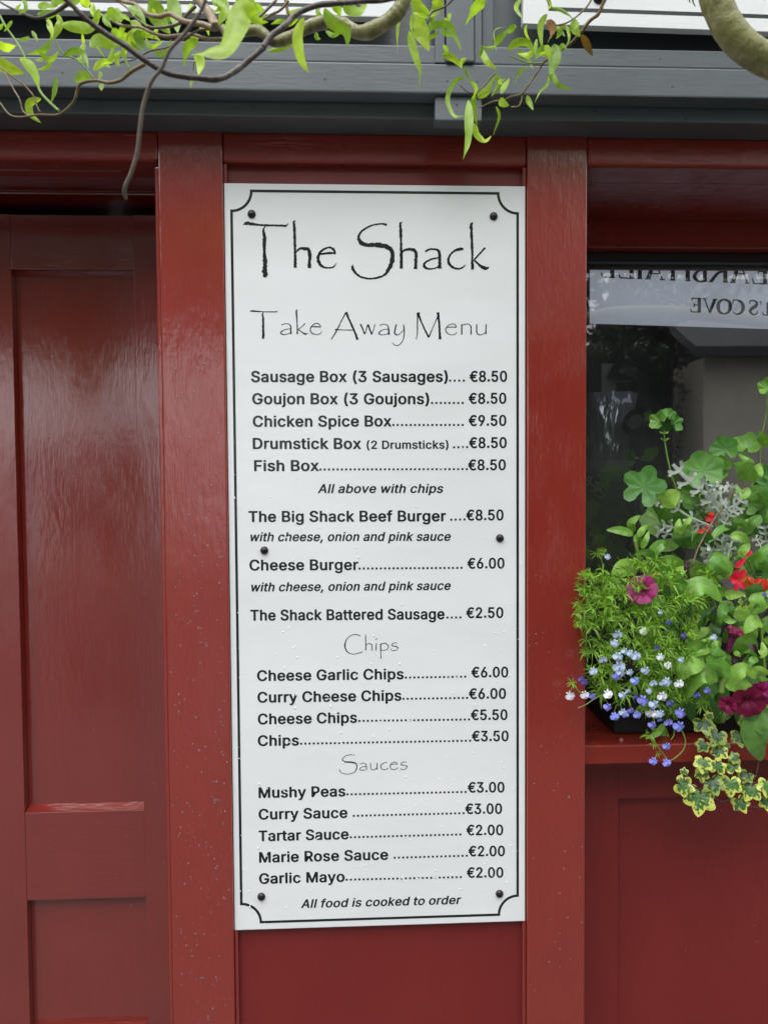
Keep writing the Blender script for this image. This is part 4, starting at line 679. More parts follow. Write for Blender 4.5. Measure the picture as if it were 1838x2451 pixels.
# ------------------------------------------------------------------ leaf and petal builders
def strip_geo(P, w, prof, twist=0, fold=.15, nu=4, wave=0, view=None):
    n = len(P); V, F, U = [], [], []
    for i, p in enumerate(P):
        t = i/(n-1); tg = (P[min(i+1, n-1)]-P[max(i-1, 0)]).normalized()
        vd = (view if view else (CAMLOC-p)).normalized()
        s = tg.cross(vd).normalized(); nr = s.cross(tg).normalized()
        a = twist(t) if callable(twist) else twist
        s2 = s*math.cos(a)+nr*math.sin(a); n2 = nr*math.cos(a)-s*math.sin(a)
        h = w/2*prof(t)
        for j in range(nu+1):
            u = j/nu*2-1
            V.append(p+s2*(h*u)+n2*(h*fold*abs(u)+wave*w*math.sin(t*17+u*2)*abs(u)))
            U.append((j/nu, t))
    for i in range(n-1):
        for j in range(nu):
            a = i*(nu+1)+j; F.append((a, a+1, a+nu+2, a+nu+1))
    return [tuple(v) for v in V], F, U
def pw(t): return max(.02, math.sin(math.pi*min(1, t**.75)))**.75
def po(t): return max(.03, (math.sin(math.pi*t**.72))**.6*(1-.15*t))
def pthin(t): return max(.03, math.sin(math.pi*t**.8))
def radial_geo(c, R, nrm, rot, outline, cup=.15, seg=42, rings=4, ruffle=0, throat=0, aspect=1, sd=0):
    nrm = nrm.normalized(); up = Vector((0, 0, 1))
    if abs(nrm.dot(up)) > .9: up = Vector((0, 1, 0))
    ax = up.cross(nrm).normalized(); ay = nrm.cross(ax)
    V, F, U = [c.copy()+nrm*(-throat*R)], [], [(0, 0)]
    for k in range(1, rings+1):
        q = k/rings
        for i in range(seg):
            a = 2*math.pi*i/seg; r = R*q*(outline(a) if q > .3 else outline(a)*.5+.5*.6)
            z = cup*R*q*q+ruffle*R*q*q*math.sin(a*5+sd)+ruffle*.5*R*q*math.sin(a*9+sd*2)-throat*R*max(0, 1-q*2.4)
            x, y = r*math.cos(a+rot)*aspect, r*math.sin(a+rot)
            V.append(c+ax*x+ay*y+nrm*z); U.append((q, a/(2*math.pi)))
    for i in range(seg): F.append((0, 1+i, 1+(i+1) % seg))
    for k in range(rings-1):
        for i in range(seg):
            a = 1+k*seg; F.append((a+i, a+seg+i, a+seg+(i+1) % seg, a+(i+1) % seg))
    return [tuple(v) for v in V], F, U
def o_ger(a):
    d = a-math.pi*1.5; d = (d+math.pi) % (2*math.pi)-math.pi
    base = .80+.22*abs(math.cos(2.5*(a-math.pi/2)))**.7+.025*math.cos(20*a)
    return base*(1-.75*math.exp(-(d/.16)**2))
def o_ger5(a):
    d = a-math.pi*1.5; d = (d+math.pi) % (2*math.pi)-math.pi
    return (.62+.42*abs(math.cos(2.5*(a-math.pi/2)))**.8+.02*math.cos(22*a))*(1-.7*math.exp(-(d/.18)**2))
IVY = [(90, 1.06), (72, .82), (60, .66), (42, .84), (26, .93), (12, .74), (-2, .66), (-24, .78), (-44, .74), (-62, .62), (-78, .40), (-90, .14)]
def o_ivy(a):
    d = math.degrees(a) % 360
    if d > 90 and d < 270: d = 180-d
    elif d >= 270: d -= 360
    for (a0, r0), (a1, r1) in zip(IVY, IVY[1:]):
        if a1 <= d <= a0: return r0+(r1-r0)*(a0-d)/(a0-a1)
    return .5
def o_pet(a): return .86+.14*abs(math.cos(2.5*a))**.5
def leaf(parent, mat, geo, name='leaf', label=None):
    o = mesh(name, geo[0], geo[1], mat, parent, True, geo[2])
    if label: o['label'] = label
    return o
def rv3(rnd, s): return Vector((rnd.uniform(-s, s), rnd.uniform(-s, s), rnd.uniform(-s, s)))

# ------------------------------------------------------------------ corkscrew willow
wil = thing('willow_tree', 'corkscrew willow with twisted branches and bright green curling leaves hanging over the fascia', 'tree', (0, 0, 0))
def S(pts, ox, oy, s, Y): return [W(ox+x/s, oy+y/s, (Y[0]+(Y[1]-Y[0])*i/(len(pts)-1)) if isinstance(Y, tuple) else Y) for i, (x, y) in enumerate(pts)]
def branch(pts, frame, Y, w0, w1, mat, knob=.12, k=7, sides=8):
    ox, oy, s = frame; P = crom(S(pts, ox, oy, s, Y), k)
    d = (P[0]-CAMLOC).length
    g = tube_geo(P, taper(w0/s/2.3/FPX*d, w1/s/2.3/FPX*d), sides, knob)
    return leaf(wil, mat, g, 'branch')
A1, A2, A3, A4 = (0, 0, 2.676), (600, 0, 2.676), (1218, 0, 2.676), (300, 0, 4.1475)
branch([(1100,-220),(1010,-90),(975,20),(930,90),(870,140),(760,200),(680,205),(600,160),(520,140),(440,150),(360,180),(250,240),(150,265),(60,200),(-40,200),(-130,230),(-180,180)], A2, (-.50, -.46), 95, 55, M['bark_moss'], .16, 8, 12)
branch([(900,270),(850,160),(780,60),(690,-40)], A4, (-.46, -.44), 95, 80, M['bark_pale'], .14)
branch([(880,280),(760,240),(620,220),(540,190),(440,140),(340,165),(240,145),(170,100),(90,40),(0,20),(-150,-30)], A4, (-.46, -.40), 55, 30, M['bark_pale'], .14)
branch([(1160,375),(1080,400),(960,390),(800,385),(680,345),(540,350),(400,360),(260,320),(150,270),(0,260),(-100,220),(-250,140),(-400,10)], A4, (-.46, -.38), 34, 26, M['bark_pale'], .14)
branch([(700,60),(620,140),(540,230),(420,265),(300,275),(220,255),(120,190),(20,80),(-90,0)], A4, (-.44, -.38), 34, 16, M['bark_grey'], .12)
branch([(1010,440),(900,510),(830,530),(770,600),(690,620),(675,700)], A4, -.42, 20, 12, M['bark_olive'], .1)
branch([(870,290),(740,300),(600,370),(520,420),(420,470),(240,510),(120,580),(0,610),(-150,640)], A4, (-.45, -.40), 20, 12, M['bark_grey'], .1)
branch([(1500,0),(1350,150),(1240,220),(1130,250)], A4, -.45, 28, 22, M['bark_grey'], .1)
branch([(1620,10),(1540,100),(1440,150),(1350,210)], A4, -.44, 26, 20, M['bark_olive'], .1)
branch([(1590,-60),(1600,60),(1640,200)], A4, -.43, 34, 30, M['bark_olive'], .1)
branch([(370,-60),(440,10),(520,90),(590,150),(680,215),(800,290),(900,365),(1000,430),(1080,470),(1180,490),(1280,500),(1400,505),(1500,460),(1600,380),(1680,310)], A1, (-.66, -.60), 28, 40, M['bark_dark'], .12)
branch([(1680,310),(1740,230),(1830,160),(1900,90),(2030,35),(2180,20),(2330,8),(2460,2),(2600,-30)], A1, (-.60, -.56), 40, 26, M['bark_dark'], .12)
branch([(1340,-80),(1310,20),(1270,100),(1180,220),(1090,320),(1040,430),(980,510),(945,590),(915,700),(895,850),(880,980),(840,1110),(805,1190),(800,1240),(808,1272)], A1, (-.86, -.80), 22, 24, M['bark_grey'], .05)
branch([(930,410),(840,460),(780,510),(700,530),(620,515),(530,530),(500,570),(480,640),(440,690),(370,735),(250,735),(130,750),(60,730),(0,655),(-60,600)], A1, (-.50, -.42), 24, 8, M['bark_olive'], .12)
branch([(380,710),(320,655),(270,600),(240,540),(160,360),(110,270),(40,170),(0,95),(-40,20)], A1, (-.45, -.40), 17, 12, M['stem'], .06)
branch([(190,745),(150,710),(130,640),(95,580),(40,480),(0,420)], A1, -.42, 10, 7, M['bark_pale'], .1)
branch([(260,720),(235,670),(215,610),(150,540),(80,490),(0,430),(-60,400)], A1, -.44, 10, 9, M['bark_olive'], .1)
branch([(605,505),(560,450),(500,385),(440,360),(395,330),(350,240),(300,130)], A1, -.44, 12, 7, M['stem'], .06)
branch([(450,10),(400,50),(330,90),(240,115),(160,90),(60,45),(0,10)], A1, (-.5, -.44), 26, 10, M['bark_dark'], .12)
branch([(830,450),(800,370),(780,300),(740,240)], A1, -.44, 9, 6, M['stem'], .06)
# right-hand twigs
branch([(640,-60),(605,10),(570,90),(520,130),(475,185),(430,240),(380,290),(310,335),(220,400)], A3, (-.34, -.30), 24, 14, M['bark_olive'], .14)
branch([(220,400),(205,425),(140,520),(80,600),(10,620),(-30,640),(-100,650),(-190,690)], A3, (-.30, -.28), 13, 9, M['bark_olive'], .12)
branch([(540,-30),(500,40),(450,90),(420,115),(360,150),(290,165)], A3, -.31, 12, 8, M['bark_olive'], .12)
branch([(220,405),(130,405),(60,380),(0,355)], A3, -.30, 9, 7, M['stem'], .06)
branch([(85,590),(80,640),(60,680),(10,685)], A3, -.29, 12, 9, M['bark_olive'], .1)
branch([(1310,-20),(1270,20),(1230,50),(1160,80),(1130,150)], A2, -.32, 12, 9, M['bark_dark'], .1)
branch([(1560,470),(1500,540),(1450,590),(1420,610)], A2, -.31, 11, 7, M['bark_olive'], .1)
branch([(1340,545),(1390,590),(1440,600)], A2, -.31, 7, 6, M['bark_dark'], .1)
branch([(1020,0),(1035,60),(1040,200)], A2, -.36, 9, 7, M['stem'], .06)
# thick limb, close to the lens, and the trunk it grows from
PL = crom([Vector((.30, -.35, 2.75)), W(1690, -420, -.60), W(1700, -150, -.66), W(1708, -20, -.66), W(1722, 25, -.66), W(1745, 70, -.66), W(1782, 112, -.66), W(1838, 145, -.66), W(1930, 175, -.66), W(2100, 190, -.68), Vector((1.1, -.95, 2.35)), Vector((2.2, -1.4, 2.4)), Vector((3.25, -1.7, 2.2))], 8)
leaf(wil, M['bark_green'], tube_geo(PL, lambda t: .0155+.001*t+.05*max(0, t-.6), 16, .04), 'branch')
leaf(wil, M['bark_moss'], tube_geo(crom([Vector((3.6, -1.9, 0)), Vector((3.45, -1.8, .9)), Vector((3.3, -1.7, 1.9)), Vector((3.2, -2.1, 3.0)), Vector((2.8, -3.2, 4.2))], 8), taper(.16, .06), 16, .25), 'trunk')
for a, b, c in [((3.3,-1.7,2.0),(1.7,-1.1,3.1),(W(1100,-220,-.5)+(W(1100,-220,-.5)-W(1010,-90,-.5))*1)), ((3.2,-2.1,3.0),(2.6,-2.4,4.0),(1.2,-2.2,4.8)), ((2.8,-3.2,4.2),(2.2,-3.4,4.9),(1.0,-3.0,5.2))]:
    leaf(wil, M['bark_moss'], tube_geo(crom([Vector(a), Vector(b), Vector(c)], 10), taper(.06, .014), 10, .2), 'branch')
rnd = random.Random(4)
def wleaf(pts, w, frame, Y, mat=None, sc_=1):
    ox, oy, s = frame; n = len(pts)
    Yj = Y+rnd.uniform(-.02, .02); dy = rnd.uniform(-.03, .03)
    P = [W(ox+x/s, oy+y/s, Yj+dy*i/(n-1)) for i, (x, y) in enumerate(pts)]
    d = (P[0]-CAMLOC).length; tw = rnd.uniform(-.5, .5); t2 = rnd.uniform(-1.3, 1.3)
    leaf(wil, M[mat or 'willow_leaf'], strip_geo(crom(P, 7), w/s/FPX*d*.84, pw, lambda t: tw+t2*t, rnd.uniform(-.45, .35), 4, .03))
L1 = [([(0,310),(50,300),(110,290)],75),([(-60,370),(40,430),(160,470)],75),([(155,365),(200,460),(250,570)],92),([(365,490),(350,580),(330,655)],32),
 ([(265,630),(195,660),(200,730),(265,788)],45),([(395,160),(500,170),(580,170),(640,110)],70),([(580,300),(640,255),(700,280),(785,285)],75),([(590,510),(530,490),(475,525)],58),
 ([(405,360),(480,325),(540,350),(570,440)],38),([(365,90),(385,150),(350,220),(320,260)],42),([(330,260),(290,320),(240,340),(180,350)],40),([(250,320),(300,375),(350,370),(378,320)],32),
 ([(155,-10),(160,50),(120,88)],32),([(245,45),(300,40),(350,55)],40),([(240,95),(320,90),(395,70)],42),([(735,300),(710,380),(625,440)],34),([(600,450),(660,400),(720,405)],40),
 ([(640,455),(640,490),(625,515)],36),([(650,535),(655,560),(655,582)],34),([(1270,250),(1200,310),(1180,425)],62),([(1250,350),(1290,400),(1275,490)],65),([(1255,505),(1225,530),(1225,568)],18),
 ([(310,120),(325,180),(340,240)],34),([(560,-10),(540,20),(590,55)],45),([(835,40),(880,90),(940,170)],75),([(690,55),(740,100),(790,120)],70),([(750,110),(800,110),(840,140)],60),
 ([(960,-10),(1010,100),(1090,215)],110),([(1080,-10),(1120,70),(1140,210)],90),([(840,130),(870,190),(860,260)],80),([(880,190),(900,260),(940,320)],80),([(900,220),(960,220),(1030,260)],45),
 ([(930,240),(970,300),(1050,260)],28),([(985,330),(1050,345),(1100,250)],32),([(640,60),(620,110),(580,180)],36),([(600,20),(600,80),(620,130)],34),([(720,180),(760,230),(800,240)],60),
 ([(780,210),(840,260),(880,330)],55),([(700,90),(680,130),(720,180)],40),([(820,300),(800,350),(830,430)],36),([(760,430),(750,370),(800,330)],28),([(1370,-10),(1400,40),(1370,90)],50),
 ([(1400,-20),(1440,40),(1400,110)],55),([(1600,-10),(1620,60),(1610,110)],60),([(1650,40),(1680,90),(1690,120)],50),([(520,-20),(560,20),(590,52)],46),([(130,70),(110,60),(140,20)],20),
 ([(500,365),(520,390),(560,400)],22),([(530,215),(535,260),(540,290)],18),([(20,150),(0,180),(-30,190)],20),([(440,50),(480,10),(520,0)],36),([(330,40),(370,10),(420,20)],40),([(1280,200),(1320,160),(1340,230)],36)]
for p, w in L1: wleaf(p, w, A1, -.42+rnd.uniform(-.05, .05))
wleaf([(1640,60),(1560,60),(1510,150),(1440,300),(1330,330),(1230,350)], 150, A1, -.74)
wleaf([(1540,-60),(1560,20),(1600,100),(1700,150)], 90, A1, -.66); wleaf([(1400,-30),(1440,60),(1400,160)], 60, A1, -.5)
L2 = [([(0,-10),(15,60),(10,100)],40),([(75,95),(60,180),(100,255)],34),([(240,150),(190,135),(130,155)],30),([(420,50),(440,90),(480,130)],60),([(520,40),(560,60),(575,110)],50),
 ([(590,20),(640,60),(700,60),(745,10)],85),([(420,205),(425,240),(450,250)],30),([(480,195),(530,225),(590,195)],30),([(330,180),(260,260),(180,310),(100,330)],46),([(1025,20),(975,60),(945,180),(940,345)],40),
 ([(1035,80),(1070,150),(1110,240),(1140,325)],105),([(1015,195),(1050,330),(1085,450),(1078,572)],74),([(1035,-10),(1080,50),(1150,90)],70),([(1200,-20),(1190,50),(1130,120)],80),
 ([(1135,200),(1190,160),(1270,165),(1310,240),(1350,325)],46),([(1500,-10),(1430,60),(1375,160)],85),([(1175,90),(1165,130),(1140,185)],36),([(1225,350),(1290,370),(1350,435)],44),
 ([(1380,370),(1350,400),(1350,440)],28),([(1375,490),(1300,530),(1260,640),(1300,740),(1370,742)],34),([(1395,640),(1395,760),(1390,900),(1360,1022)],62),([(1430,600),(1425,700),(1450,800)],46),
 ([(1430,790),(1450,860),(1500,895),(1540,870)],52),([(1450,620),(1520,580),(1570,480)],55),([(1475,310),(1510,390),(1580,450)],40),([(1570,470),(1585,540),(1540,620)],34),
 ([(1600,540),(1600,520),(1630,510)],30),([(1560,290),(1600,240),(1660,180)],44),([(1590,640),(1620,660),(1655,675)],50),([(1600,600),(1630,540),(1655,500)],36),([(1570,680),(1590,750),(1550,872)],20),
 ([(1090,80),(1110,110),(1130,120)],46),([(40,20),(60,60),(90,100)],40),([(1410,520),(1440,570),(1420,640)],32),([(1370,430),(1390,480),(1420,560)],20),([(20,100),(40,150),(80,230)],30),([(1575,330),(1560,200),(1640,170)],10)]
for p, w in L2: wleaf(p, w, A2, (-.32 if p[0][0] > 900 else -.42)+rnd.uniform(-.03, .03))
wleaf([(340,110),(300,230),(320,370),(370,465)], 66, A2, -.62); wleaf([(475,50),(520,140),(610,200),(620,300)], 75, A2, -.6)
L3 = [([(75,-10),(45,50),(85,120)],28),([(-10,215),(20,180),(50,170)],42),([(-10,320),(50,275),(120,280),(165,340)],50),([(160,330),(120,350),(50,340)],46),([(245,90),(205,170),(210,310)],46),
 ([(235,290),(190,340),(165,380)],50),([(230,290),(250,340),(270,385)],50),([(290,280),(290,380),(260,480)],78),([(280,460),(310,540),(410,575)],30),([(255,480),(245,540),(200,590),(160,665)],20),
 ([(115,610),(130,650),(155,705)],38),([(110,430),(60,470),(35,540)],30),([(325,175),(370,175),(385,250),(350,320)],22),([(300,185),(270,230),(245,275)],18),([(270,50),(330,60),(380,90),(420,130)],26),
 ([(430,125),(420,180),(455,235)],58),([(100,380),(130,350),(170,330)],36),([(330,330),(340,290),(370,320)],24),([(60,320),(90,360),(120,380)],34),([(250,60),(265,30),(240,-20)],14)]
for p, w in L3: wleaf(p, w, A3, -.31+rnd.uniform(-.03, .03))
wleaf([(240,130),(280,180),(270,245)], 52, A3, -.31, 'willow_brown'); wleaf([(465,220),(500,290),(535,360)], 44, A3, -.31, 'willow_brown')
for cx, cy, sx_, sy_, n in [(420, 40, 150, 50, 16), (180, 90, 160, 70, 12), (700, 20, 120, 30, 6), (1110, 60, 110, 60, 7), (1300, 110, 60, 60, 7)]:
    for i in range(n):       # narrow curling young leaves
        x, y = cx+rnd.uniform(-sx_, sx_), cy+rnd.uniform(-sy_, sy_); a = rnd.uniform(.4, 2.8); L = rnd.uniform(22, 46); c2 = rnd.uniform(-1.6, 1.6)
        P_ = [(x, y)]
        for k in range(1, 5):
            aa = a+c2*k/4; P_.append((P_[-1][0]+L/4*math.cos(aa), P_[-1][1]+L/4*math.sin(aa)))
        wleaf(P_, rnd.uniform(6, 13), (0, 0, 1), -.40 if cx < 900 else -.31)
# crown overhead: leaf mass
mb = MB(); rc = random.Random(12)
for i in range(1500):
    p = Vector((rc.uniform(.6, 3.4), rc.uniform(-3.6, -1.6), rc.uniform(3.3, 5.2)))
    d = Vector((rc.uniform(-1, 1), rc.uniform(-1, 1), rc.uniform(-1.4, .1))).normalized(); s = d.cross(rv3(rc, 1)).normalized(); L = rc.uniform(.06, .1); w = L*.14
    mb.add([tuple(p), tuple(p+d*L*.5+s*w), tuple(p+d*L), tuple(p+d*L*.5-s*w)], [(0, 1, 2, 3)], [(.5, 0), (1, .5), (.5, 1), (0, .5)])
mb.build('leaf', M['willow_leaf'], wil, False, 'stuff')
tre = thing('sky_block_tree', 'broad dark leaved tree, unseen, added over the far side of the street to block low sky', 'tree', (0, 0, 0)); mb = MB()  # unseen tree put in to cut low sky light and darken reflections
leaf(tre, M['bark_moss'], tube_geo(crom([Vector((.9, -7.0, 0)), Vector((.8, -6.8, 1.5)), Vector((.5, -6.4, 3.2)), Vector((-.2, -6.1, 4.6))], 8), taper(.2, .06), 14, .2), 'trunk')
for a, b in (((.5,-6.4,3.1),(-4.2,-5.9,4.6)), ((.5,-6.4,3.3),(2.6,-5.8,4.8)), ((.2,-6.3,3.8),(-2.2,-6.8,5.2))):
    leaf(tre, M['bark_moss'], tube_geo(crom([Vector(a), (Vector(a)+Vector(b))/2+Vector((0, 0, .15)), Vector(b)], 8), taper(.09, .02), 10, .2), 'branch')
for i in range(24000):
    while True:
        p = Vector((rc.uniform(-9, 5), rc.uniform(-7.6, -4.2), rc.uniform(3.0, 5.8)))
        q = Vector(((p.x+2)/7, (p.y+5.9)/1.7, (p.z-4.3)/1.5))
        if q.length < 1 and noise.noise(p*1.1) > -.42 and p.z > 1.6-.30*(p.y+1.0): break
    d = Vector((rc.uniform(-1, 1), rc.uniform(-1, 1), rc.uniform(-1.4, .1))).normalized(); s = d.cross(rv3(rc, 1)).normalized(); L = rc.uniform(.12, .2); w = L*.2
    mb.add([tuple(p), tuple(p+d*L*.5+s*w), tuple(p+d*L), tuple(p+d*L*.5-s*w)], [(0, 1, 2, 3)], [(.5, 0), (1, .5), (.5, 1), (0, .5)])
mb.build('crown', M['tree_leaf'], tre, False, 'stuff')

# ------------------------------------------------------------------ plants at the window
REDY = .02
plt = thing('window_planter', 'low dark window trough on the red sill holding the mixed flowers', 'planter', (0, 0, 0))
pz = sillz+.004
px0 = W(1470, 1700, .09).x
for nm, a in (('trough_side', (px0, 1.75, .090, .098, pz, pz+.14)), ('trough_side', (px0, 1.75, .262, .27, pz, pz+.14)), ('trough_end', (px0, px0+.008, .0985, .2615, pz, pz+.14)), ('trough_end', (1.742, 1.75, .0985, .2615, pz, pz+.14)), ('trough_base', (px0+.009, 1.741, .0985, .2615, pz, pz+.01))):
    box(nm, *a, M['pot'], plt, .002)
box('soil', px0+.009, 1.741, .099, .261, pz+.10, pz+.125, M['soil'], plt, 0)
B5, B6, B7, B8 = (1380, 860, 3.622), (1340, 1300, 3.331), (1500, 900, 4.908), (1540, 1330, 5.144)
def PX(x, y, fr, Y): return W(fr[0]+x/fr[2], fr[1]+y/fr[2], Y)
def rad_leaf(par, mat, x, y, r, fr, Y, outl, rot=0, tilt=(0, 0), cup=.15, name='leaf', **k):
    c = PX(x, y, fr, Y); d = (c-CAMLOC).length
    n = (CAMLOC-c).normalized()+Vector((tilt[0], 0, tilt[1]))
    return leaf(par, M[mat], radial_geo(c, r/fr[2]/FPX*d, n, R_(rot), outl, cup, **k), name)
def ov(par, mat, pts, w, fr, Y, twist=0, fold=None, dy=None, prof=po):
    n = len(pts); dy = rnd.uniform(-.02, .02) if dy is None else dy
    P = [PX(x, y, fr, Y+dy*i/(n-1)-.008*math.sin(math.pi*i/(n-1))) for i, (x, y) in enumerate(pts)]
    d = (P[0]-CAMLOC).length
    f = rnd.uniform(-.3, .3) if fold is None else fold; tw = twist if twist else rnd.uniform(-.4, .4)
    return leaf(par, M[mat], strip_geo(crom(P, 6), w/fr[2]/FPX*d*1.05, prof, tw, f, 6, .02))
def stem(par, pts, fr, Y, w, mat='stem', w2=None, name='stem'):
    P = crom([PX(x, y, fr, (Y[0]+(Y[1]-Y[0])*i/(len(pts)-1)) if isinstance(Y, tuple) else Y) for i, (x, y) in enumerate(pts)], 6)
    d = (P[0]-CAMLOC).length
    return leaf(par, M[mat], tube_geo(P, taper(w/2/fr[2]/FPX*d, (w2 or w*.7)/2/fr[2]/FPX*d), 7, .04), name)

# scarlet geranium
ger = thing('geranium_plant', 'ivy leaved geranium with lobed green leaves and scarlet flowers, tall stem before the dark window', 'plant', (0, 0, 0))
stem(ger, [(1050,1300),(980,1240),(890,1180),(830,1040),(790,880),(765,740),(755,620)], B5, (.07, .06), 17, w2=12)
stem(ger, [(890,1182),(820,1190),(720,1198)], B5, .06, 11); stem(ger, [(1050,1300),(1120,1420),(1180,1600)], B5, (.07, .11), 16)
rad_leaf(ger, 'geranium_leaf', 580, 1105, 172, B5, .05, o_ger5, -18, (-.1, .2), .12, ruffle=.04)
rad_leaf(ger, 'geranium_leaf', 1090, 970, 160, B5, .09, o_ger, 12, (.1, .3), .2, ruffle=.05)
rad_leaf(ger, 'geranium_leaf', 1130, 1060, 90, B5, .10, o_ger, 160, (.1, -.2), .1)
rad_leaf(ger, 'geranium_leaf', 1280, 780, 105, B5, .10, o_ger, 20, (-.2, .2), .25, ruffle=.05)
rad_leaf(ger, 'geranium_leaf', 1480, 770, 110, B5, .11, o_ger, -10, (0, .9), .5, ruffle=.08)
rad_leaf(ger, 'geranium_leaf', 1260, 950, 95, B5, .09, o_ger, 70, (-.6, .3), .5, ruffle=.1)
rad_leaf(ger, 'geranium_leaf', 1650, 250, 70, B5, .06, o_ger, 0, (0, .4), .5, ruffle=.18)
stem(ger, [(1650,260),(1640,450),(1600,700),(1580,1000)], B5, .08, 12)
for dx, dy, r, ro, tx, tz in [(-50,-10,75,60,-.9,.5),(15,-50,70,0,.1,.9),(70,10,75,-60,.9,.3),(0,20,50,180,.2,-.8)]:
    rad_leaf(ger, 'geranium_leaf', 765+dx, 550+dy, r, B5, .06, o_ger, ro, (tx, tz), .45, ruffle=.12, sd=dx)
for s_ in (-1, 1):
    ov(ger, 'petunia_leaf', [(755,640),(755+s_*25,635),(755+s_*45,620)], 16, B5, .06); ov(ger, 'petunia_leaf', [(760,712),(760+s_*25,690),(760+s_*44,684)], 12, B5, .06)
for x, y, r, Y in [(1000,1180,120,.13),(900,1350,130,.14),(720,1400,150,.13),(1500,1250,90,.13),(1600,1000,80,.10),(1450,1400,110,.14),(1640,1120,80,.09),(1100,1270,110,.14),(1560,1450,100,.13)]:
    rad_leaf(ger, 'geranium_leaf', x, y, r, B5, Y, o_ger, rnd.uniform(-60, 60), (rnd.uniform(-.4, .4), rnd.uniform(-.2, .6)), .2, ruffle=.05)
def red_flower(x, y, r, fr, Y, petals):
    c = PX(x, y, fr, Y); d = (c-CAMLOC).length; mb = MB(); s = r/fr[2]/FPX*d
    for a, l, w, tw in petals:
        D_ = Vector((math.cos(R_(a)), rnd.uniform(-.5, .1), math.sin(R_(a))))
        g = strip_geo(crom([c, c+D_*s*l*.5+Vector((0, -.002, 0)), c+D_*s*l], 5), s*w, lambda t: max(.1, math.sin(math.pi*t**1.5*.93))**.7, tw, .2)
        mb.add(*g)
    o = mb.build('flower', M['red_petal'], ger)
red_flower(1140,295,70, B8, -.03, [(100,1.6,1.1,.2),(60,1.9,1.0,-.3),(150,1.3,1.1,.3),(190,1.2,.9,0),(265,1.8,.7,.2),(310,1.7,.8,-.2)])
red_flower(1270,250,60, B8, -.02, [(200,1.9,1.1,.3),(280,1.8,1.3,-.2),(310,1.6,1.0,.4),(140,1.2,.6,.3)])
red_flower(1450,280,60, B8, -.02, [(210,1.6,.9,.3),(290,2.2,1.1,-.2),(320,1.5,.7,.4)])
red_flower(1250,20,60, B8, -.02, [(225,2.6,1.1,.3),(235,1.4,1.2,.9),(60,1.4,.7,0)])
red_flower(1150,1375,34, B5, .05, [(80,1.3,1.3,0),(200,1.2,1.2,0),(300,1.3,1.2,0),(20,1,1,0)]); red_flower(1110,1480,36, B5, .05, [(190,1.8,1.1,0),(60,1.6,.8,0),(330,1.3,.9,0)])
for p in ([(1290,200),(1260,100),(1230,20),(1180,-60)], [(1450,260),(1380,260),(1340,170),(1300,60)], [(1140,250),(1200,180),(1250,120)]): stem(ger, p, B8, 0, 9)
stem(ger, [(1370,1120),(1290,1250),(1180,1400),(1100,1540),(1040,1660),(1000,1790)], B5, (.04, .02), 15, 'stem_brown', 12)

# dusty miller
mil = thing('dusty_miller_plant', 'silver grey dusty miller with deeply cut felted leaves in the middle of the window flowers', 'plant', (0, 0, 0))
def miller(pts, fr, Y, w, n=4, dy=0):
    P = [PX(x, y, fr, Y+dy*i/(len(pts)-1)) for i, (x, y) in enumerate(pts)]; Q = crom(P, 8); mb = MB()
    d = (P[0]-CAMLOC).length; u = w/fr[2]/FPX*d
    mb.add(*strip_geo(Q, u*.42, lambda t: .55+.45*t if t < .93 else .8, 0, -.1))
    m_ = len(Q)
    for k in range(n):
        t = .28+.62*k/max(1, n-1); i = min(m_-2, int(t*(m_-1))); p = Q[i]; tg = (Q[i+1]-Q[i]).normalized()
        vd = (CAMLOC-p).normalized(); s = tg.cross(vd).normalized()
        for sg in (-1, 1):
            L = u*(1.15-.5*abs(t-.55))*rnd.uniform(.8, 1.1)
            e = p+s*sg*L*.8+tg*L*.75+vd*L*rnd.uniform(-.2, .35); mid = p+s*sg*L*.55+tg*L*.25
            mb.add(*strip_geo(crom([p, mid, e], 4), u*.44, lambda t: .55+.55*t if t < .85 else .7, rnd.uniform(-.3, .3), .1))
            if rnd.random() < .75: mb.add(*strip_geo(crom([mid, mid+(s*sg*.5+tg*.1)*L*.6, mid+(s*sg*.9-tg*.1)*L*.6], 3), u*.36, lambda t: .6+.4*t if t < .85 else .7, 0, .1))
    mb.build('leaf', M['miller'], mil)
miller([(1380,1800),(1290,1400),(1130,1180),(980,1060),(830,910)][1:], B5, .04, 78, 4)
miller([(1180,1450),(990,1370),(860,1290),(760,1240),(690,1215)], B5, .04, 58, 4)
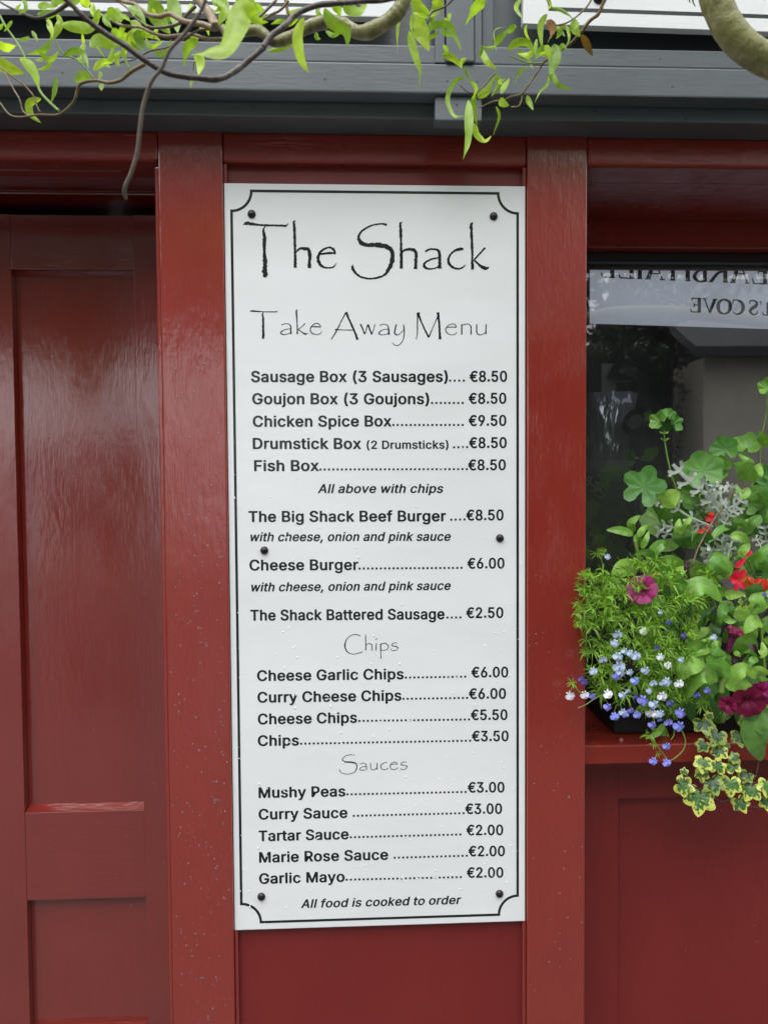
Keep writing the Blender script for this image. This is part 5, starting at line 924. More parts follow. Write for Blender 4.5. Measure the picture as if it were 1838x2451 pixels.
for p, w in [([(1250,1350),(1200,1250),(1130,1120),(1140,1070)],62),([(1260,1340),(1250,1230),(1240,1140),(1255,1090)],58),([(1280,1340),(1330,1220),(1330,1150),(1345,1080)],52),([(1270,1350),(1320,1290),(1380,1260),(1430,1210)],60),
     ([(1250,1380),(1150,1330),(1090,1290),(1060,1240)],55),([(1250,1400),(1180,1280),(1170,1200),(1180,1150)],55),([(1200,1560),(1130,1440),(1030,1440),(980,1470)],50),([(1240,1500),(1290,1400),(1330,1340),(1380,1310)],45),
     ([(1000,1560),(900,1480),(800,1450),(740,1440)],50),([(1000,1580),(880,1540),(760,1500),(690,1490)],48),([(1300,1760),(1220,1680),(1140,1640),(1070,1650)],62),([(1310,1750),(1230,1620),(1160,1580),(1110,1600)],60),
     ([(1310,1740),(1270,1620),(1260,1560),(1300,1510)],60),([(1320,1760),(1290,1700),(1200,1720),(1130,1710)],60),([(1300,1740),(1330,1620),(1350,1560),(1360,1520)],50),([(1660,1640),(1640,1560),(1630,1500),(1620,1440)],50),
     ([(1600,1640),(1580,1600),(1560,1560),(1545,1545)],34),([(1380,1800),(1330,1760),(1260,1740),(1190,1745)],50)]:
    miller(p, B5, rnd.uniform(.03, .08), w, 3, rnd.uniform(-.03, .03))
stem(mil, [(1130,1180),(1060,1180),(1100,1290),(1180,1420),(1240,1560)], B5, .06, 16)

# petunia: ovate leaves, magenta trumpets
pet = thing('petunia_plant', 'sprawling petunia with soft oval green leaves and deep magenta trumpet flowers', 'plant', (0, 0, 0))
for x in ([(1330,1440),(1430,1290),(1500,1140),(1540,1020)], ): stem(pet, x, B5, .05, 26)
LP = [([(1510,1060),(1450,960),(1370,900)],140),([(1490,1110),(1430,1180),(1380,1090)],75),([(1480,1210),(1560,1150),(1620,1200),(1655,1300)],110),([(1340,1450),(1250,1470),(1190,1530),(1140,1595)],60),
 ([(1350,1450),(1400,1410),(1460,1450),(1485,1515)],62),([(1330,1540),(1400,1530),(1460,1570),(1490,1650)],75),([(490,1520),(400,1490),(330,1480),(255,1480)],72),([(490,1500),(470,1420),(550,1350)],70),
 ([(530,1540),(570,1480),(615,1435)],58),([(500,1520),(540,1570),(570,1645)],62),([(560,1640),(600,1560),(620,1490)],50),([(690,1720),(600,1670),(490,1695)],62),([(640,1720),(680,1650),(740,1600),(775,1620)],95),
 ([(530,1840),(430,1800),(360,1850),(310,1935)],140),([(700,1850),(800,1760),(920,1750)],110),([(620,1880),(640,1800),(600,1750)],70),([(1140,1740),(1230,1780),(1320,1860)],130),([(1500,900),(1450,850),(1400,820)],60),
 ([(1540,900),(1480,880),(1420,830)],55),([(1530,960),(1590,930),(1615,930)],55),([(1545,1020),(1580,990),(1610,950)],60),([(1500,960),(1530,1000),(1560,1030)],50),([(1660,760),(1610,680),(1580,620)],90),([(1440,1010),(1420,930),(1350,900)],60),
 ([(980,1500),(950,1430),(1000,1360)],60),([(920,1510),(880,1450),(890,1380)],60),([(940,1520),(880,1500),(840,1460)],50),([(850,1900),(890,1840),(960,1800)],80),([(1400,1700),(1460,1640),(1500,1600)],70),([(1540,1740),(1600,1690),(1650,1600)],90)]
for p, w in LP: ov(pet, 'petunia_leaf', p, w, B5, rnd.uniform(.0, .05))
LQ = [([(330,350),(220,330),(100,370),(-20,400)],150),([(110,290),(220,230),(340,230),(500,350)],190),([(140,120),(280,60),(420,80),(500,200)],130),([(790,70),(900,90),(1000,180),(1000,285)],230),([(500,560),(620,400),(780,380),(960,570)],240),
 ([(350,420),(450,360),(590,380)],150),([(900,330),(880,400),(960,450),(1080,480)],130),([(20,700),(100,620),(240,680),(190,800)],230),([(1290,540),(1400,560),(1440,640),(1350,710)],150),([(1000,600),(960,700),(940,830)],110),
 ([(980,740),(1050,800),(1140,810)],80),([(1440,800),(1340,830),(1240,960)],160),([(1100,750),(1250,730),(1420,760)],140),([(1000,500),(1100,480),(1250,470)],110)]
for p, w in LQ: ov(pet, 'petunia_leaf', p, w, B8, rnd.uniform(-.02, .04))
LD = [([(620,980),(560,880),(640,720),(760,680)],260),([(560,1100),(700,1080),(820,900)],200),([(850,420),(900,500),(1000,470)],150),([(780,660),(840,760),(860,850)],90),([(960,620),(1060,680),(1080,740)],130),([(1330,1180),(1420,1290),(1500,1400)],150)]
for p, w in LD: ov(pet, 'dark_leaf', p, w, B8, .06)
LF = [([(740,1250),(600,1300),(500,1400),(450,1530)],260),([(900,1560),(760,1440),(620,1530),(535,1760)],230),([(760,1330),(880,1330),(980,1400),(1015,1530)],190),([(860,1290),(950,1260),(1020,1270),(1025,1370)],150),
 ([(760,1140),(640,1100),(560,1160),(520,1260)],130),([(820,1150),(700,1180),(550,1250)],90),([(830,1130),(900,1080),(960,1100)],70),([(820,1140),(900,1180),(1000,1210)],110),([(990,1600),(1120,1560),(1260,1640),(1360,1770)],210),
 ([(1010,1600),(1130,1450),(1260,1400),(1380,1520)],170),([(1530,1470),(1440,1420),(1350,1420),(1240,1480)],100),([(1530,1540),(1450,1520),(1380,1540)],60),([(780,1100),(760,1050),(700,1040)],50),([(780,1090),(790,1040),(830,1010)],50),
 ([(790,1100),(720,1120),(700,1080)],60),([(1010,1190),(960,1210),(930,1240)],40),([(1100,1190),(1150,1210),(1190,1250)],60),([(1390,1250),(1310,1180),(1230,1200)],50),([(1390,1230),(1470,1180),(1450,1060)],90),([(1400,1260),(1340,1290),(1300,1370)],80)]
for p, w in LF: ov(pet, 'petunia_leaf', p, w, B8, rnd.uniform(-.05, -.025), fold=rnd.uniform(-.35, .1))
ov(pet, 'dark_leaf', [(1560,1900),(1400,2050),(1300,2150),(1340,2300)], 240, B8, -.03)
ov(pet, 'dark_leaf', [(1600,1330),(1545,1470),(1560,1600),(1600,1735)], 190, B6, -.03); ov(pet, 'petunia_leaf', [(1700,1300),(1640,1400),(1640,1560)], 150, B6, -.02)
stem(pet, [(1010,1500),(970,1580),(950,1690)], B8, -.03, 60, w2=70); stem(pet, [(110,30),(140,230),(200,400),(260,590)], B8, (.02, .03), 50, w2=44)
stem(pet, [(500,1560),(540,1740),(560,1850)], B5, .03, 34); stem(pet, [(650,1700),(680,1820),(760,2000)], B5, .03, 30)
stem(pet, [(1470,780),(1450,900),(1460,1100),(1490,1400)], B8, .02, 40)
rf = random.Random(21)
for i in range(215):      # the rest of the plant, right of the picture's edge and deeper in the trough
    if i < 165: x, y, Y = rf.uniform(1560, 1850), rf.uniform(1200, 1745), rf.uniform(.03, .16)
    else: x, y, Y = rf.uniform(1840, 2350), rf.uniform(1100, 1700), rf.uniform(-.02, .14)
    a = rf.uniform(0, 6.28); L = rf.uniform(36, 74); b2 = a+rf.uniform(-.7, .7)
    f0 = (0, 0, 1)
    ov(pet, 'petunia_leaf' if rf.random() < .6 else 'dark_leaf', [(x, y), (x+L*.5*math.cos(a), y+L*.5*math.sin(a)), (x+L*(.5*math.cos(a)+.5*math.cos(b2)), y+L*(.5*math.sin(a)+.5*math.sin(b2)))], rf.choice([14, 22, 30, 40, 50])*rf.uniform(.8, 1.15), f0, Y)
def trumpet(x, y, r, fr, Y, tilt, rot=0, ruf=.07):
    f = rad_leaf(pet, 'magenta', x, y, r, fr, Y, o_pet, rot, tilt, .05, 'flower', ruffle=ruf, throat=.55, rings=6, seg=50, sd=x)
trumpet(650, 370, 118, B6, -.055, (-.2, .4)); trumpet(1500, 1265, 120, B6, -.05, (.3, -.5)); trumpet(1335, 1290, 66, B6, -.055, (-.6, -.3)); trumpet(1600, 1190, 80, B6, -.04, (.5, -.2))
P = crom([PX(1040, 1190, B8, -.04), PX(1060, 1080, B8, -.042), PX(1100, 980, B8, -.046), PX(1120, 930, B8, -.05)], 6); d = 1.4
g = tube_geo(P, lambda t: (32+30*t+58*max(0, t-.55)**1.2*2)/5.144/FPX*d, 20, 0); leaf(pet, M['magenta_tube'], g, 'flower')
c = PX(1120, 925, B8, -.052); leaf(pet, M['magenta'], radial_geo(c, 100/5.144/FPX*d, Vector((.15, -.55, 1)), 0, o_pet, .1, ruffle=.14, throat=.5, rings=5, seg=40), 'flower')
for pts, w in [([(545,80),(530,130),(500,190)],58),([(1340,1090),(1370,1180),(1420,1250)],90),([(1130,1270),(1110,1330),(1100,1390)],60)]:
    ov(pet, 'bud', pts, w, B8, -.03, fold=.8)
ov(pet, 'yellow', [(180,200),(140,230),(100,270)], 50, B8, .01)

# lobelia
lob = thing('lobelia_plant', 'trailing lobelia cushion with thin leaves and small blue and white flowers', 'plant', (0, 0, 0))
rl = random.Random(5); mb = MB(); st = MB()
poly = [(1388,1390),(1400,1372),(1440,1365),(1500,1345),(1560,1335),(1640,1345),(1700,1370),(1700,1450),(1655,1500),(1650,1600),(1640,1690),(1590,1710),(1540,1700),(1470,1680),(1420,1655),(1400,1600),(1392,1520),(1380,1470),(1385,1430)]
def inside(x, y):
    r = False; n = len(poly)
    for i in range(n):
        (x1, y1), (x2, y2) = poly[i], poly[i-1]
        if (y1 > y) != (y2 > y) and x < (x2-x1)*(y-y1)/(y2-y1)+x1: r = not r
    return r
def lstar(c, R, n, ax):
    ax = ax.normalized(); s = ax.cross(Vector((.3, .2, 1))).normalized(); t = ax.cross(s)
    for k in range(n):
        a = k*2.4+rl.uniform(-.3, .3); e = rl.uniform(.15, 1.0)
        d = (s*math.cos(a)+t*math.sin(a))*math.cos(e*.9)+ax*math.sin(e*.9)
        L = R*rl.uniform(.6, 1.2); p1 = c+d*L*.5+ax*L*.08; p2 = c+d*L+Vector((0, 0, -L*rl.uniform(-.1, .5)))
        mb.add(*strip_geo([c, c.lerp(p1, .55), p1, p1.lerp(p2, .5)+d*L*.02, p2], L*.16, pthin, rl.uniform(-.9, .9), .3, 2))
k = 0
while k < 470:
    x, y = rl.uniform(1378, 1705), rl.uniform(1335, 1712)
    if not inside(x, y): continue
    e = noise.noise(Vector((x*.02, y*.02, 3)))
    if e < -.32 and rl.random() < .6: continue
    k += 1
    cxy = ((x-1530)/170, (y-1520)/190); r2 = min(1, cxy[0]**2+cxy[1]**2)
    lay = rl.random()**1.6
    Y = -.075*math.sqrt(max(0, 1-r2))+.005+lay*.09
    if x < 1412: Y = min(Y, -.012)
    c = W(x, y, Y); ax = Vector((cxy[0]*.9+rl.uniform(-.4, .4), -1+rl.uniform(-.3, .5), .25-cxy[1]*.5+rl.uniform(-.3, .5)))
    lstar(c, rl.uniform(.015, .026), rl.randint(6, 9), ax)
    if rl.random() < .5:
        b = c+Vector((rl.uniform(-.02, .02), .04, rl.uniform(-.01, .04))); st.add(*tube_geo([b, b.lerp(c, .5)+rv3(rl, .004), c], .0006, 4))
for x, y, s_ in [(95,1110,.017),(690,1530,.017),(760,1500,.012),(130,560,.015),(160,640,.016),(130,620,.014),(740,1600,.010),(300,80,.02),(230,240,.016),(180,250,.012),(340,60,.012),(1150,1260,.02),(1120,1300,.018),(780,1680,.008),(1010,1010,.016),(1010,1240,.016)]:
    lstar(PX(x, y, B6, -.05 if x < 300 or y > 1400 else 0), s_, 11, Vector((-.3, -1, .3)))
mb.build('foliage', M['lobelia_leaf'], lob, True, 'stuff'); st.build('stems', M['stem'], lob, True, 'stuff')
for p in ([(960,1480),(995,1560),(985,1640),(930,1700),(870,1735),(820,1720)], [(910,1460),(905,1530),(880,1570)], [(720,1540),(770,1610),(820,1680),(850,1720)], [(95,1120),(160,1190),(210,1190)], [(100,1130),(80,1190)], [(330,1210),(260,1250),(200,1290),(140,1315)]):
    stem(lob, p, B6, -.05, 9)
def lflower(x, y, kind, r=34):
    Y = -.075 if x > 250 else -.045
    if y > 1330: Y = -.06
    if kind == 'lob_deep': Y = -.055
    c = PX(x, y, B6, Y); s = r*1.12/3.331/FPX*1.38; mb = MB(); rot = rl.uniform(-25, 25); tz = rl.uniform(-.5, .2)
    for a, l, w in [(-90+rot, 1.0, .95), (-25+rot, .95, .9), (-155+rot, .95, .9), (60+rot, .7, .32), (120+rot, .7, .32)]:
        D_ = Vector((math.cos(R_(a)), tz*math.sin(R_(a))-.15, math.sin(R_(a)))); cc = c+Vector((0, 0, s*.2))
        mb.add(*strip_geo(crom([cc, cc+D_*s*l*.5, cc+D_*s*l*.98+Vector((0, .2*s, 0))], 4), s*w, lambda t: max(.18, math.sin(math.pi*(t**1.25)*.9))**.6, rl.uniform(-.25, .25), .12))
    mb.build('flower', M[kind], lob)
for x, y, k_, r in [(460,905,'lob_pale',42),(470,985,'lob_pale',52),(485,1035,'lob_pale',40),(450,1062,'lob_blue',36),(377,1205,'lob_white',40),(75,1218,'lob_white',40),(195,1212,'lob_white',38),(258,1222,'lob_blue',30),
    (168,1085,'lob_deep',26),(196,1110,'lob_deep',30),(380,1308,'lob_blue',36),(432,1382,'lob_blue',38),(500,1350,'lob_pale',36),(520,1372,'lob_blue',28),(565,1335,'lob_blue',28),(612,1370,'lob_blue',34),(658,1255,'lob_blue',46),
    (715,1360,'lob_white',36),(760,1365,'lob_white',40),(800,1360,'lob_pale',36),(735,1452,'lob_blue',36),(862,1432,'lob_blue',36),(948,1462,'lob_blue',50),(958,1355,'lob_blue',44),(948,1122,'lob_white',40),(798,908,'lob_white',34),
    (665,702,'lob_white',34),(862,975,'lob_white',34),(770,838,'lob_deep',28),(990,738,'lob_deep',28),(870,632,'lob_deep',26),(800,552,'lob_pale',22),(340,932,'lob_pale',34),(262,1022,'lob_pale',36),(458,730,'lob_pale',40),
    (438,800,'lob_pale',36),(515,862,'lob_pale',30),(560,880,'lob_pale',32),(600,900,'lob_pale',40),(598,1100,'lob_blue',38),(680,1015,'lob_pale',38),(742,1120,'lob_pale',32),(850,1105,'lob_pale',40),(812,1222,'lob_white',42),(556,1030,'lob_pale',30),
    (1170,1175,'lob_deep',30),(1090,1212,'lob_deep',28),(1225,752,'lob_pale',30),(968,932,'lob_pale',28),(850,1622,'lob_blue',36),(743,1738,'lob_blue',36),(845,1752,'lob_blue',36),(500,1215,'lob_pale',34),(880,1280,'lob_deep',34),
    (750,1290,'lob_pale',44),(820,1120,'lob_pale',30),(380,110,'lob_pale',26),(600,1225,'lob_deep',24),(710,1180,'lob_pale',26),(540,1180,'lob_pale',22),(790,1410,'lob_deep',20),(1625,410,'lob_deep',22)]:
    lflower(x, y, k_, r)
    stt = 1

# variegated ivy
ivy = thing('ivy_plant', 'variegated ivy with yellow edged leaves trailing over the red sill', 'plant', (0, 0, 0))
for p, w in [([(1570,1640),(1575,1750),(1560,1850)],16),([(1220,2030),(1290,2062),(1375,2030)],12),([(1490,2090),(1570,2112),(1720,2120)],12),([(1250,1560),(1240,1700),(1230,1900),(1110,1960)],12),([(1560,1850),(1500,1930),(1430,2040)],12),([(1300,1440),(1330,1380)],9),([(980,1840),(985,1880)],8),([(1100,1960),(990,1890)],10),([(1230,1850),(1350,1850),(1490,1900),(1640,1930),(1800,2000)],10)]:
    stem(ivy, p, B6, -.012, w, 'ivy_stem')
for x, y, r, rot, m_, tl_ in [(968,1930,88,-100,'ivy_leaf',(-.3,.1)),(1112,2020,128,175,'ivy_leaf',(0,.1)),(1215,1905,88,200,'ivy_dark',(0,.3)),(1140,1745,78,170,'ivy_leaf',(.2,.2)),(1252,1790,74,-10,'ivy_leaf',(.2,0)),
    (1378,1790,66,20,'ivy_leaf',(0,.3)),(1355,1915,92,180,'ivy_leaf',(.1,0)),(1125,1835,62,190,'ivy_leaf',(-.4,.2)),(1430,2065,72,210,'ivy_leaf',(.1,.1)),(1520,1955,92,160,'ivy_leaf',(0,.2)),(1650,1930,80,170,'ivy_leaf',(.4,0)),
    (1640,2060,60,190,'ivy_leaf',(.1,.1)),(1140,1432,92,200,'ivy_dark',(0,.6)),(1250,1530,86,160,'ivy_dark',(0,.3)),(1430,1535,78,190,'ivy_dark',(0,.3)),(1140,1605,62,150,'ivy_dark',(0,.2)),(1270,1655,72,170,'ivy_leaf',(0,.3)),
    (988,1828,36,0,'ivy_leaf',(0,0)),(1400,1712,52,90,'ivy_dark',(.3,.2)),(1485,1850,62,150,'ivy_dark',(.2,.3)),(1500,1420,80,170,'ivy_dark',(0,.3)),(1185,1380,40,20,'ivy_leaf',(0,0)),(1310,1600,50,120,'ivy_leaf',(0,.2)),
    (1800,1980,90,170,'ivy_leaf',(0,0)),(1780,1800,80,190,'ivy_leaf',(0,0)),(1620,1450,60,160,'ivy_leaf',(0,0)),(1480,460,60,160,'ivy_leaf',(0,0)),(1640,470,50,60,'ivy_leaf',(0,0)),(1090,600,40,60,'ivy_leaf',(0,0))]:
    Y = -.02+rnd.uniform(-.012, .012) if y > 1500 else .0
    rad_leaf(ivy, m_, x, y, r, B6, Y, o_ivy, rot, tl_, -.12, ruffle=.04, sd=x, seg=48)

# ------------------------------------------------------------------ things inside the room
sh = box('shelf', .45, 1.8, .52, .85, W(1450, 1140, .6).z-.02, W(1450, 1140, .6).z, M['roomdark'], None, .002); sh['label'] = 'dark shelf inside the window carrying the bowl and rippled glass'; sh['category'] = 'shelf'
c = W(1440, 1128, .68)
def lathe(name, prof, c, mat, parent=None, seg=40, rip=0):
    V, F = [], []
    for r, z in prof:
        for i in range(seg):
            a = 2*math.pi*i/seg; q = r*(1+rip*math.sin(a*9+z*50)); V.append((c.x+q*math.cos(a), c.y+q*math.sin(a), c.z+z))
    for k in range(len(prof)-1):
        for i in range(seg): F.append((k*seg+i, k*seg+(i+1) % seg, (k+1)*seg+(i+1) % seg, (k+1)*seg+i))
    return mesh(name, V, F, mat, parent, True)
bz = W(1450, 1140, .6).z+.0005
bo = thing('bowl', 'shallow grey bowl on the shelf behind the glass at the left of the window', 'bowl', (0, 0, 0))
lathe('bowl_body', [(.0, 0), (.05, 0), (.085, .012), (.098, .045), (.094, .045), (.08, .018), (.0, .008)], Vector((c.x, .69, bz)), simple('grey_stoneware', (.30, .31, .34), .3), bo)
va = thing('glass_vase', 'tall rippled clear glass vase standing in the grey bowl inside the window', 'vase', (0, 0, 0))
vc = Vector((W(1452, 1100, .69).x, .69, bz+.02)); hh = W(1452, 945, .69).z-vc.z
lathe('vase_body', [(.0, 0), (.055, 0), (.062, hh*.25), (.07, hh*.5), (.078, hh*.8), (.082, hh), (.079, hh), (.07, hh*.7), (.055, .01), (0, .01)], vc, M['rglass'], va, 60, .09)
lp = thing('spot_lamp', 'black spot lamp with pale lens pointing left inside the window', 'lamp', (0, 0, 0))
a = W(1520, 1010, .46); b_ = W(1590, 1058, .55); dr = (b_-a).normalized()
P = [a+dr*t for t in (0, .02, .05, .085)]
leaf(lp, M['dark_metal'], tube_geo([a, a.lerp(b_, .3), a.lerp(b_, .7), b_], lambda t: .040-.012*t, 28, 0), 'lamp_head')
lens = a-dr*.0012; up = Vector((0, 0, 1)); s = dr.cross(up).normalized(); t_ = s.cross(dr)
mesh('lens', [lens+(s*math.cos(q*math.pi/12)+t_*math.sin(q*math.pi/12))*.022 for q in range(24)], [tuple(range(24))], M['grey_disc'], lp)
leaf(lp, M['dark_metal'], tube_geo(crom([b_, W(1605, 1045, .57), W(1608, 1075, .57)], 5), .018, 12), 'bracket')
leaf(lp, M['dark_metal'], tube_geo([W(1606, 1060, .57), W(1606, 1138, .57)], .006, 10), 'lamp_stand')
bl = thing('pendant_shade', 'black pointed pendant shade hanging inside the window above the glass vase', 'lamp', (0, 0, 0))
cc = W(1492, 885, .66); lathe('shade', [(.004, .055), (.012, .045), (.04, .0), (.045, -.02), (.03, -.035), (0, -.036)], cc, M['dark_metal'], bl)
leaf(bl, M['dark_metal'], tube_geo([cc+Vector((0, 0, .05)), cc+Vector((0, 0, .4)), Vector((cc.x, cc.y, 2.5))], .003, 6), 'flex')
a, b_ = W(1440, 870, .7), W(1474, 945, .7); o = box('wall_card', a.x, b_.x, .7, .705, b_.z, a.z, simple('pale_card', (.55, .57, .55), .6), None, .001); o['label'] = 'small pale card standing behind the pendant shade in the window'; o['category'] = 'card'
# reversed lettering board seen from behind, just inside the glass
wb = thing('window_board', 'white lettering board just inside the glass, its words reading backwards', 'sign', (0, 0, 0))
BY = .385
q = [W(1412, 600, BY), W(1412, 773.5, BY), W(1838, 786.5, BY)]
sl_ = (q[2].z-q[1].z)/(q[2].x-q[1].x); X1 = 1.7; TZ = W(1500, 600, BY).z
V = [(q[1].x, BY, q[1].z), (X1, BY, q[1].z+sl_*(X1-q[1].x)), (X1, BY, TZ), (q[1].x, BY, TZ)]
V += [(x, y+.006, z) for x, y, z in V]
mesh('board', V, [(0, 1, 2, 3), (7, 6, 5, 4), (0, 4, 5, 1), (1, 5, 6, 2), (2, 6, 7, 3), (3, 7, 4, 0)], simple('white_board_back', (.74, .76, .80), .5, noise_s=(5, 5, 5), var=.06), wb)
bm_ = wb.children[0].active_material.node_tree.nodes['Principled BSDF']; bm_.inputs['Emission Color'].default_value = (.80, .85, 1, 1); bm_.inputs['Emission Strength'].default_value = .20   # glow added to lift the board's brightness
inkg = simple('grey_ink', (.03, .035, .04), .5)
mb = MB(); fz = (1380, 540, 3.622); WY = BY-.0006
def seg(pts, w=None):
    brush(mb, [[(x, y, (w if w else ww)*1.35) for x, y, ww in pts]], *fz, WY, 0)
def serif(x, y, l=34): seg([(x-l/2, y, 6), (x, y, 6), (x+l/2, y, 6)])
# first row, tops hidden by the bar: L L I A H B R A E (mirrored), baseline slopes
def bl1(x): return 446+(x-210)*.042
TOP = 330
def stemv(x, y1, y0=TOP, w=22): seg([(x, y0, w), (x, (y0+y1)/2, w), (x, y1, w)]); serif(x, y1, 46)
for x0_, x1_ in ((215, 318), (365, 485)): stemv(x1_-12, bl1(x1_)); seg([(x1_-12, bl1(x1_), 7), (x0_+10, bl1(x0_), 7)]); seg([(x0_+8, bl1(x0_), 10), (x0_-4, bl1(x0_)-45, 4)])
stemv(545, bl1(545))
for x0_, x1_ in ((615, 740), (1350, 1475)): seg([(x0_+62, TOP-30, 20), (x0_, bl1(x0_), 22)]); seg([(x0_+62, TOP-30, 8), (x1_, bl1(x1_), 8)]); serif(x0_, bl1(x0_), 50); serif(x1_, bl1(x1_), 44); seg([(x0_+22, 415, 6), (x1_-16, 418, 6)])
for x in (830, 960): stemv(x, bl1(x))
seg([(830, 352, 6), (960, 356, 6)])
stemv(1108, bl1(1108)); seg([(1108, bl1(1108), 8), (1050, bl1(1050), 12), (1018, 440, 20), (1050, 395, 12), (1108, 385, 7)])
stemv(1285, bl1(1285)); seg([(1285, 400, 8), (1225, 410, 14), (1160, bl1(1160), 18)]); serif(1155, bl1(1155), 30); seg([(1285, 345, 7), (1220, 365, 16), (1285, 402, 7)])
stemv(1630, bl1(1630)); seg([(1630, bl1(1630), 7), (1530, bl1(1530), 7)]); seg([(1532, bl1(1530), 10), (1520, bl1(1530)-45, 4)]); seg([(1630, 400, 6), (1570, 398, 6)]); seg([(1570, 375, 5), (1570, 420, 5)])
# second row: E V O C S ' L mirrored
seg([(1060, 632, 18), (1060, 690, 18), (1060, 748, 18)]); seg([(1075, 630, 6), (998, 630, 6)]); seg([(1075, 750, 6), (990, 748, 6)]); seg([(1060, 688, 6), (1015, 688, 6)]); seg([(998, 630, 8), (996, 655, 3)]); seg([(990, 748, 8), (984, 715, 3)]); seg([(1015, 672, 5), (1015, 706, 5)])
seg([(1195, 640, 18), (1150, 755, 14)]); seg([(1105, 634, 7), (1150, 755, 7)]); serif(1105, 634, 38); serif(1197, 640, 42)
seg([(1275, 638, 7), (1318, 660, 16), (1328, 700, 20), (1315, 745, 15), (1275, 765, 7), (1235, 745, 15), (1224, 700, 20), (1235, 660, 15), (1275, 638, 7)])
seg([(1350, 680, 4), (1355, 650, 8), (1385, 645, 8), (1425, 665, 15), (1440, 705, 20), (1425, 750, 15), (1385, 768, 8), (1350, 745, 5)])
seg([(1497, 682, 3), (1500, 655, 8), (1530, 650, 9), (1558, 668, 14), (1550, 695, 18), (1515, 720, 18), (1500, 745, 14), (1525, 770, 9), (1555, 765, 8), (1564, 738, 3)])
seg([(1592, 655, 10), (1594, 690, 3)])
seg([(1655, 665, 16), (1655, 775, 16)]); seg([(1655, 778, 6), (1612, 774, 6)]); seg([(1614, 774, 8), (1606, 745, 3)])
mb.build('lettering', inkg, wb, False)

# ------------------------------------------------------------------ across the street
def house(name, label, x0, x1, y0, y1, h, rh_, wall, roofm, wins, door_x=None):
    t = thing(name, label, 'house', (0, 0, 0))
    box('wall', x0, x1, y0, y1, 0, h, wall, t, 0)
    ym = (y0+y1)/2; V = [(x0-.3, y1+.35, h-.05), (x1+.3, y1+.35, h-.05), (x1+.3, ym, h+rh_), (x0-.3, ym, h+rh_), (x0-.3, y0-.35, h-.05), (x1+.3, y0-.35, h-.05)]
    V2 = [(x, y, z+.14) for x, y, z in V]; V += V2
    rf_ = mesh('roof', V, [(0, 1, 2, 3), (3, 2, 5, 4), (7, 6, 9, 8), (8, 9, 10, 11), (0, 6, 7, 1), (4, 5, 11, 10), (0, 3, 9, 6), (3, 4, 10, 9), (1, 7, 8, 2), (2, 8, 11, 5)], roofm, t)
    for wx, wz in wins:
        w_ = box('window_frame', wx-.5, wx+.5, y1+.002, y1+.05, wz, wz+1.2, M['board'], t, .004); box('pane', wx-.43, wx+.43, y1+.052, y1+.056, wz+.07, wz+1.13, M['black'], w_, 0)
    if door_x: box('door', door_x-.45, door_x+.45, y1+.002, y1+.06, .12, 2.1, M['red_door'], t, .01)
    return t
slate = simple('slate', (.02, .021, .024), .5, noise_s=(3, 3, 8), var=.3)
xg = W(1697, 950, GY); k_ = xg.x/(GY+1.43); X0 = xg.x+k_*8.2
kz = (W(1697, 850, GY).z-Z0)/(GY+1.43); eave = W(1697, 850, GY).z+kz*8.2
house('cottage', 'beige rendered cottage with slate roof across the street', X0, X0+9, -13.5, -8, eave, 1.8, simple('beige_render', (.80, .72, .58), .8, noise_s=(3, 3, 3), var=.12), slate, [(X0+5.6, 1.0)], X0+7.8)
# tall hedge between the cottage and the open shore
hd = thing('hedge', 'tall dark clipped hedge beside the beige cottage', 'hedge', (0, 0, 0)); mb = MB(); rh2 = random.Random(2)
box('hedge_core', .35, X0-.25, -9.6, -8.35, 0, 3.7, simple('hedge_inside', (.01, .018, .008), .9), hd, .1)
for i in range(5000):
    x, z = rh2.uniform(.2, X0-.12), rh2.uniform(.05, 3.95); y = -8.3+rh2.uniform(-.1, .12); 
    if z > 3.75: y = rh2.uniform(-9.6, -8.3)
    d = rv3(rh2, 1).normalized(); s = d.cross(rv3(rh2, 1)).normalized(); p = Vector((x, y, z)); L = .09
    mb.add([tuple(p), tuple(p+d*L*.5+s*.03), tuple(p+d*L), tuple(p+d*L*.5-s*.03)], [(0, 1, 2, 3)], [(.5, 0), (1, .5), (.5, 1), (0, .5)])
mb.build('foliage', M['tree_leaf'], hd, False, 'stuff')

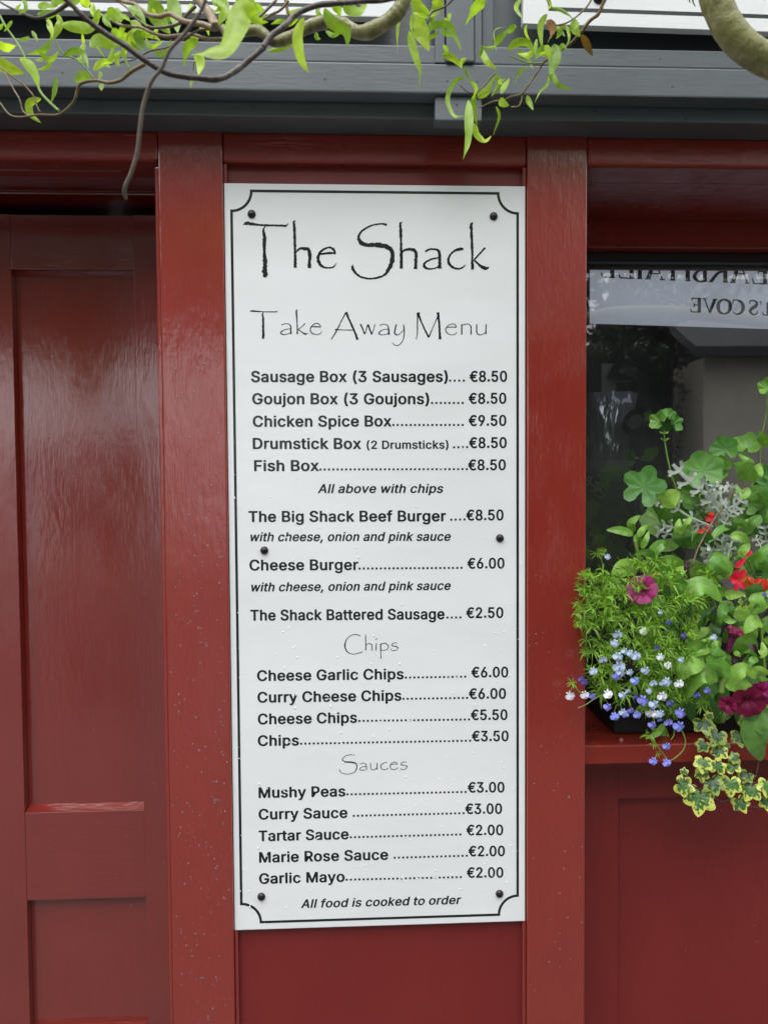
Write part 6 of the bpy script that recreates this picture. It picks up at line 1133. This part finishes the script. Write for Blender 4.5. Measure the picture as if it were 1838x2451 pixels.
# small things along the shore, seen in the gloss of the paint
hs_ = house('boat_shed', 'small cream boat shed on the shore across the street', -5.0, -3.9, -10.8, -9.8, 1.9, .5, simple('cream_render', (.75, .68, .52), .8), slate, [(-4.45, .5)])
def bushy(name, label, cat, blobs, n, mat, trunk=None, L0=.1, seed=1):
    t = thing(name, label, cat, (0, 0, 0)); r = random.Random(seed); mb = MB()
    if trunk: leaf(t, M['bark_moss'], tube_geo(crom([Vector(p) for p in trunk], 6), taper(.09, .03), 10, .2), 'trunk')
    for i in range(n):
        c, q = blobs[i % len(blobs)]
        while True:
            d = rv3(r, 1)
            if .5 < d.length < 1: break
        p = Vector(c)+Vector((d.x*q[0], d.y*q[1], d.z*q[2])); e = rv3(r, 1).normalized(); s = e.cross(rv3(r, 1)).normalized(); L = L0*r.uniform(.7, 1.3)
        mb.add([tuple(p), tuple(p+e*L*.5+s*L*.28), tuple(p+e*L), tuple(p+e*L*.5-s*L*.28)], [(0, 1, 2, 3)], [(.5, 0), (1, .5), (.5, 1), (0, .5)])
    mb.build('crown', M[mat], t, False, 'stuff'); return t
bushy('laburnum_tree', 'small yellow green tree above the cream boat shed', 'tree', [((-4.6, -9.4, 4.2), (.8, .6, .75)), ((-3.7, -9.3, 3.9), (.5, .5, .6)), ((-4.2, -9.5, 3.3), (.5, .4, .4))], 2600, 'petunia_leaf', [(-4.3, -9.4, 0), (-4.35, -9.4, 1.8), (-4.2, -9.4, 3.6)], .13, 3)
bushy('round_bush', 'dark round bush on the shore right of the boat shed', 'bush', [((-3.35, -9.3, 1.2), (.38, .4, 1.2)), ((-3.2, -9.2, 2.1), (.28, .3, .7))], 1500, 'tree_leaf', None, .12, 4)
bushy('tall_bush', 'dark bush leaning at the left end of the shore', 'bush', [((-5.75, -9.0, 1.0), (.3, .4, 1.0)), ((-7.4, -9.6, 1.6), (.9, .5, 1.6))], 1800, 'tree_leaf', None, .13, 5)
bushy('low_shrub', 'low dark shrub at the kerb between bush and hedge', 'bush', [((-1.3, -9.3, .55), (1.0, .4, .55)), ((-2.2, -9.4, .4), (.4, .4, .4))], 1500, 'tree_leaf', None, .11, 6)
# filler sprays hiding the trough
for pts, w in [([(1600,1640),(1640,1680),(1660,1730)],40),([(1690,1620),(1720,1670),(1700,1730)],44),([(1760,1650),(1800,1700),(1810,1760)],50),([(1650,1600),(1620,1650),(1600,1700)],36),([(1740,1560),(1700,1640),(1660,1690)],40),([(1820,1600),(1780,1680),(1770,1740)],46)]:
    ov(pet, 'dark_leaf', pts, w, (0, 0, 1), .05)

for nm, lab, bl in (('hedge', 'tall dark hedge closing the left end of the street', [((-10.5, -4.5, 2.8), (1.2, 5.5, 2.8))]), ('hedge', 'tall dark hedge closing the right end of the street beyond the willow trunk', [((8.5, -3.5, 2.6), (1.0, 4.0, 2.6))]),
                    ('hedge', 'dark hedge along the shore left of the tall bush', [((-9.0, -9.8, 2.2), (1.2, .6, 2.2))])):  # hedges added out of view to keep low sky light off the recesses
    bushy(nm, lab, 'hedge', bl, 7000, 'tree_leaf', None, .22, len(lab))
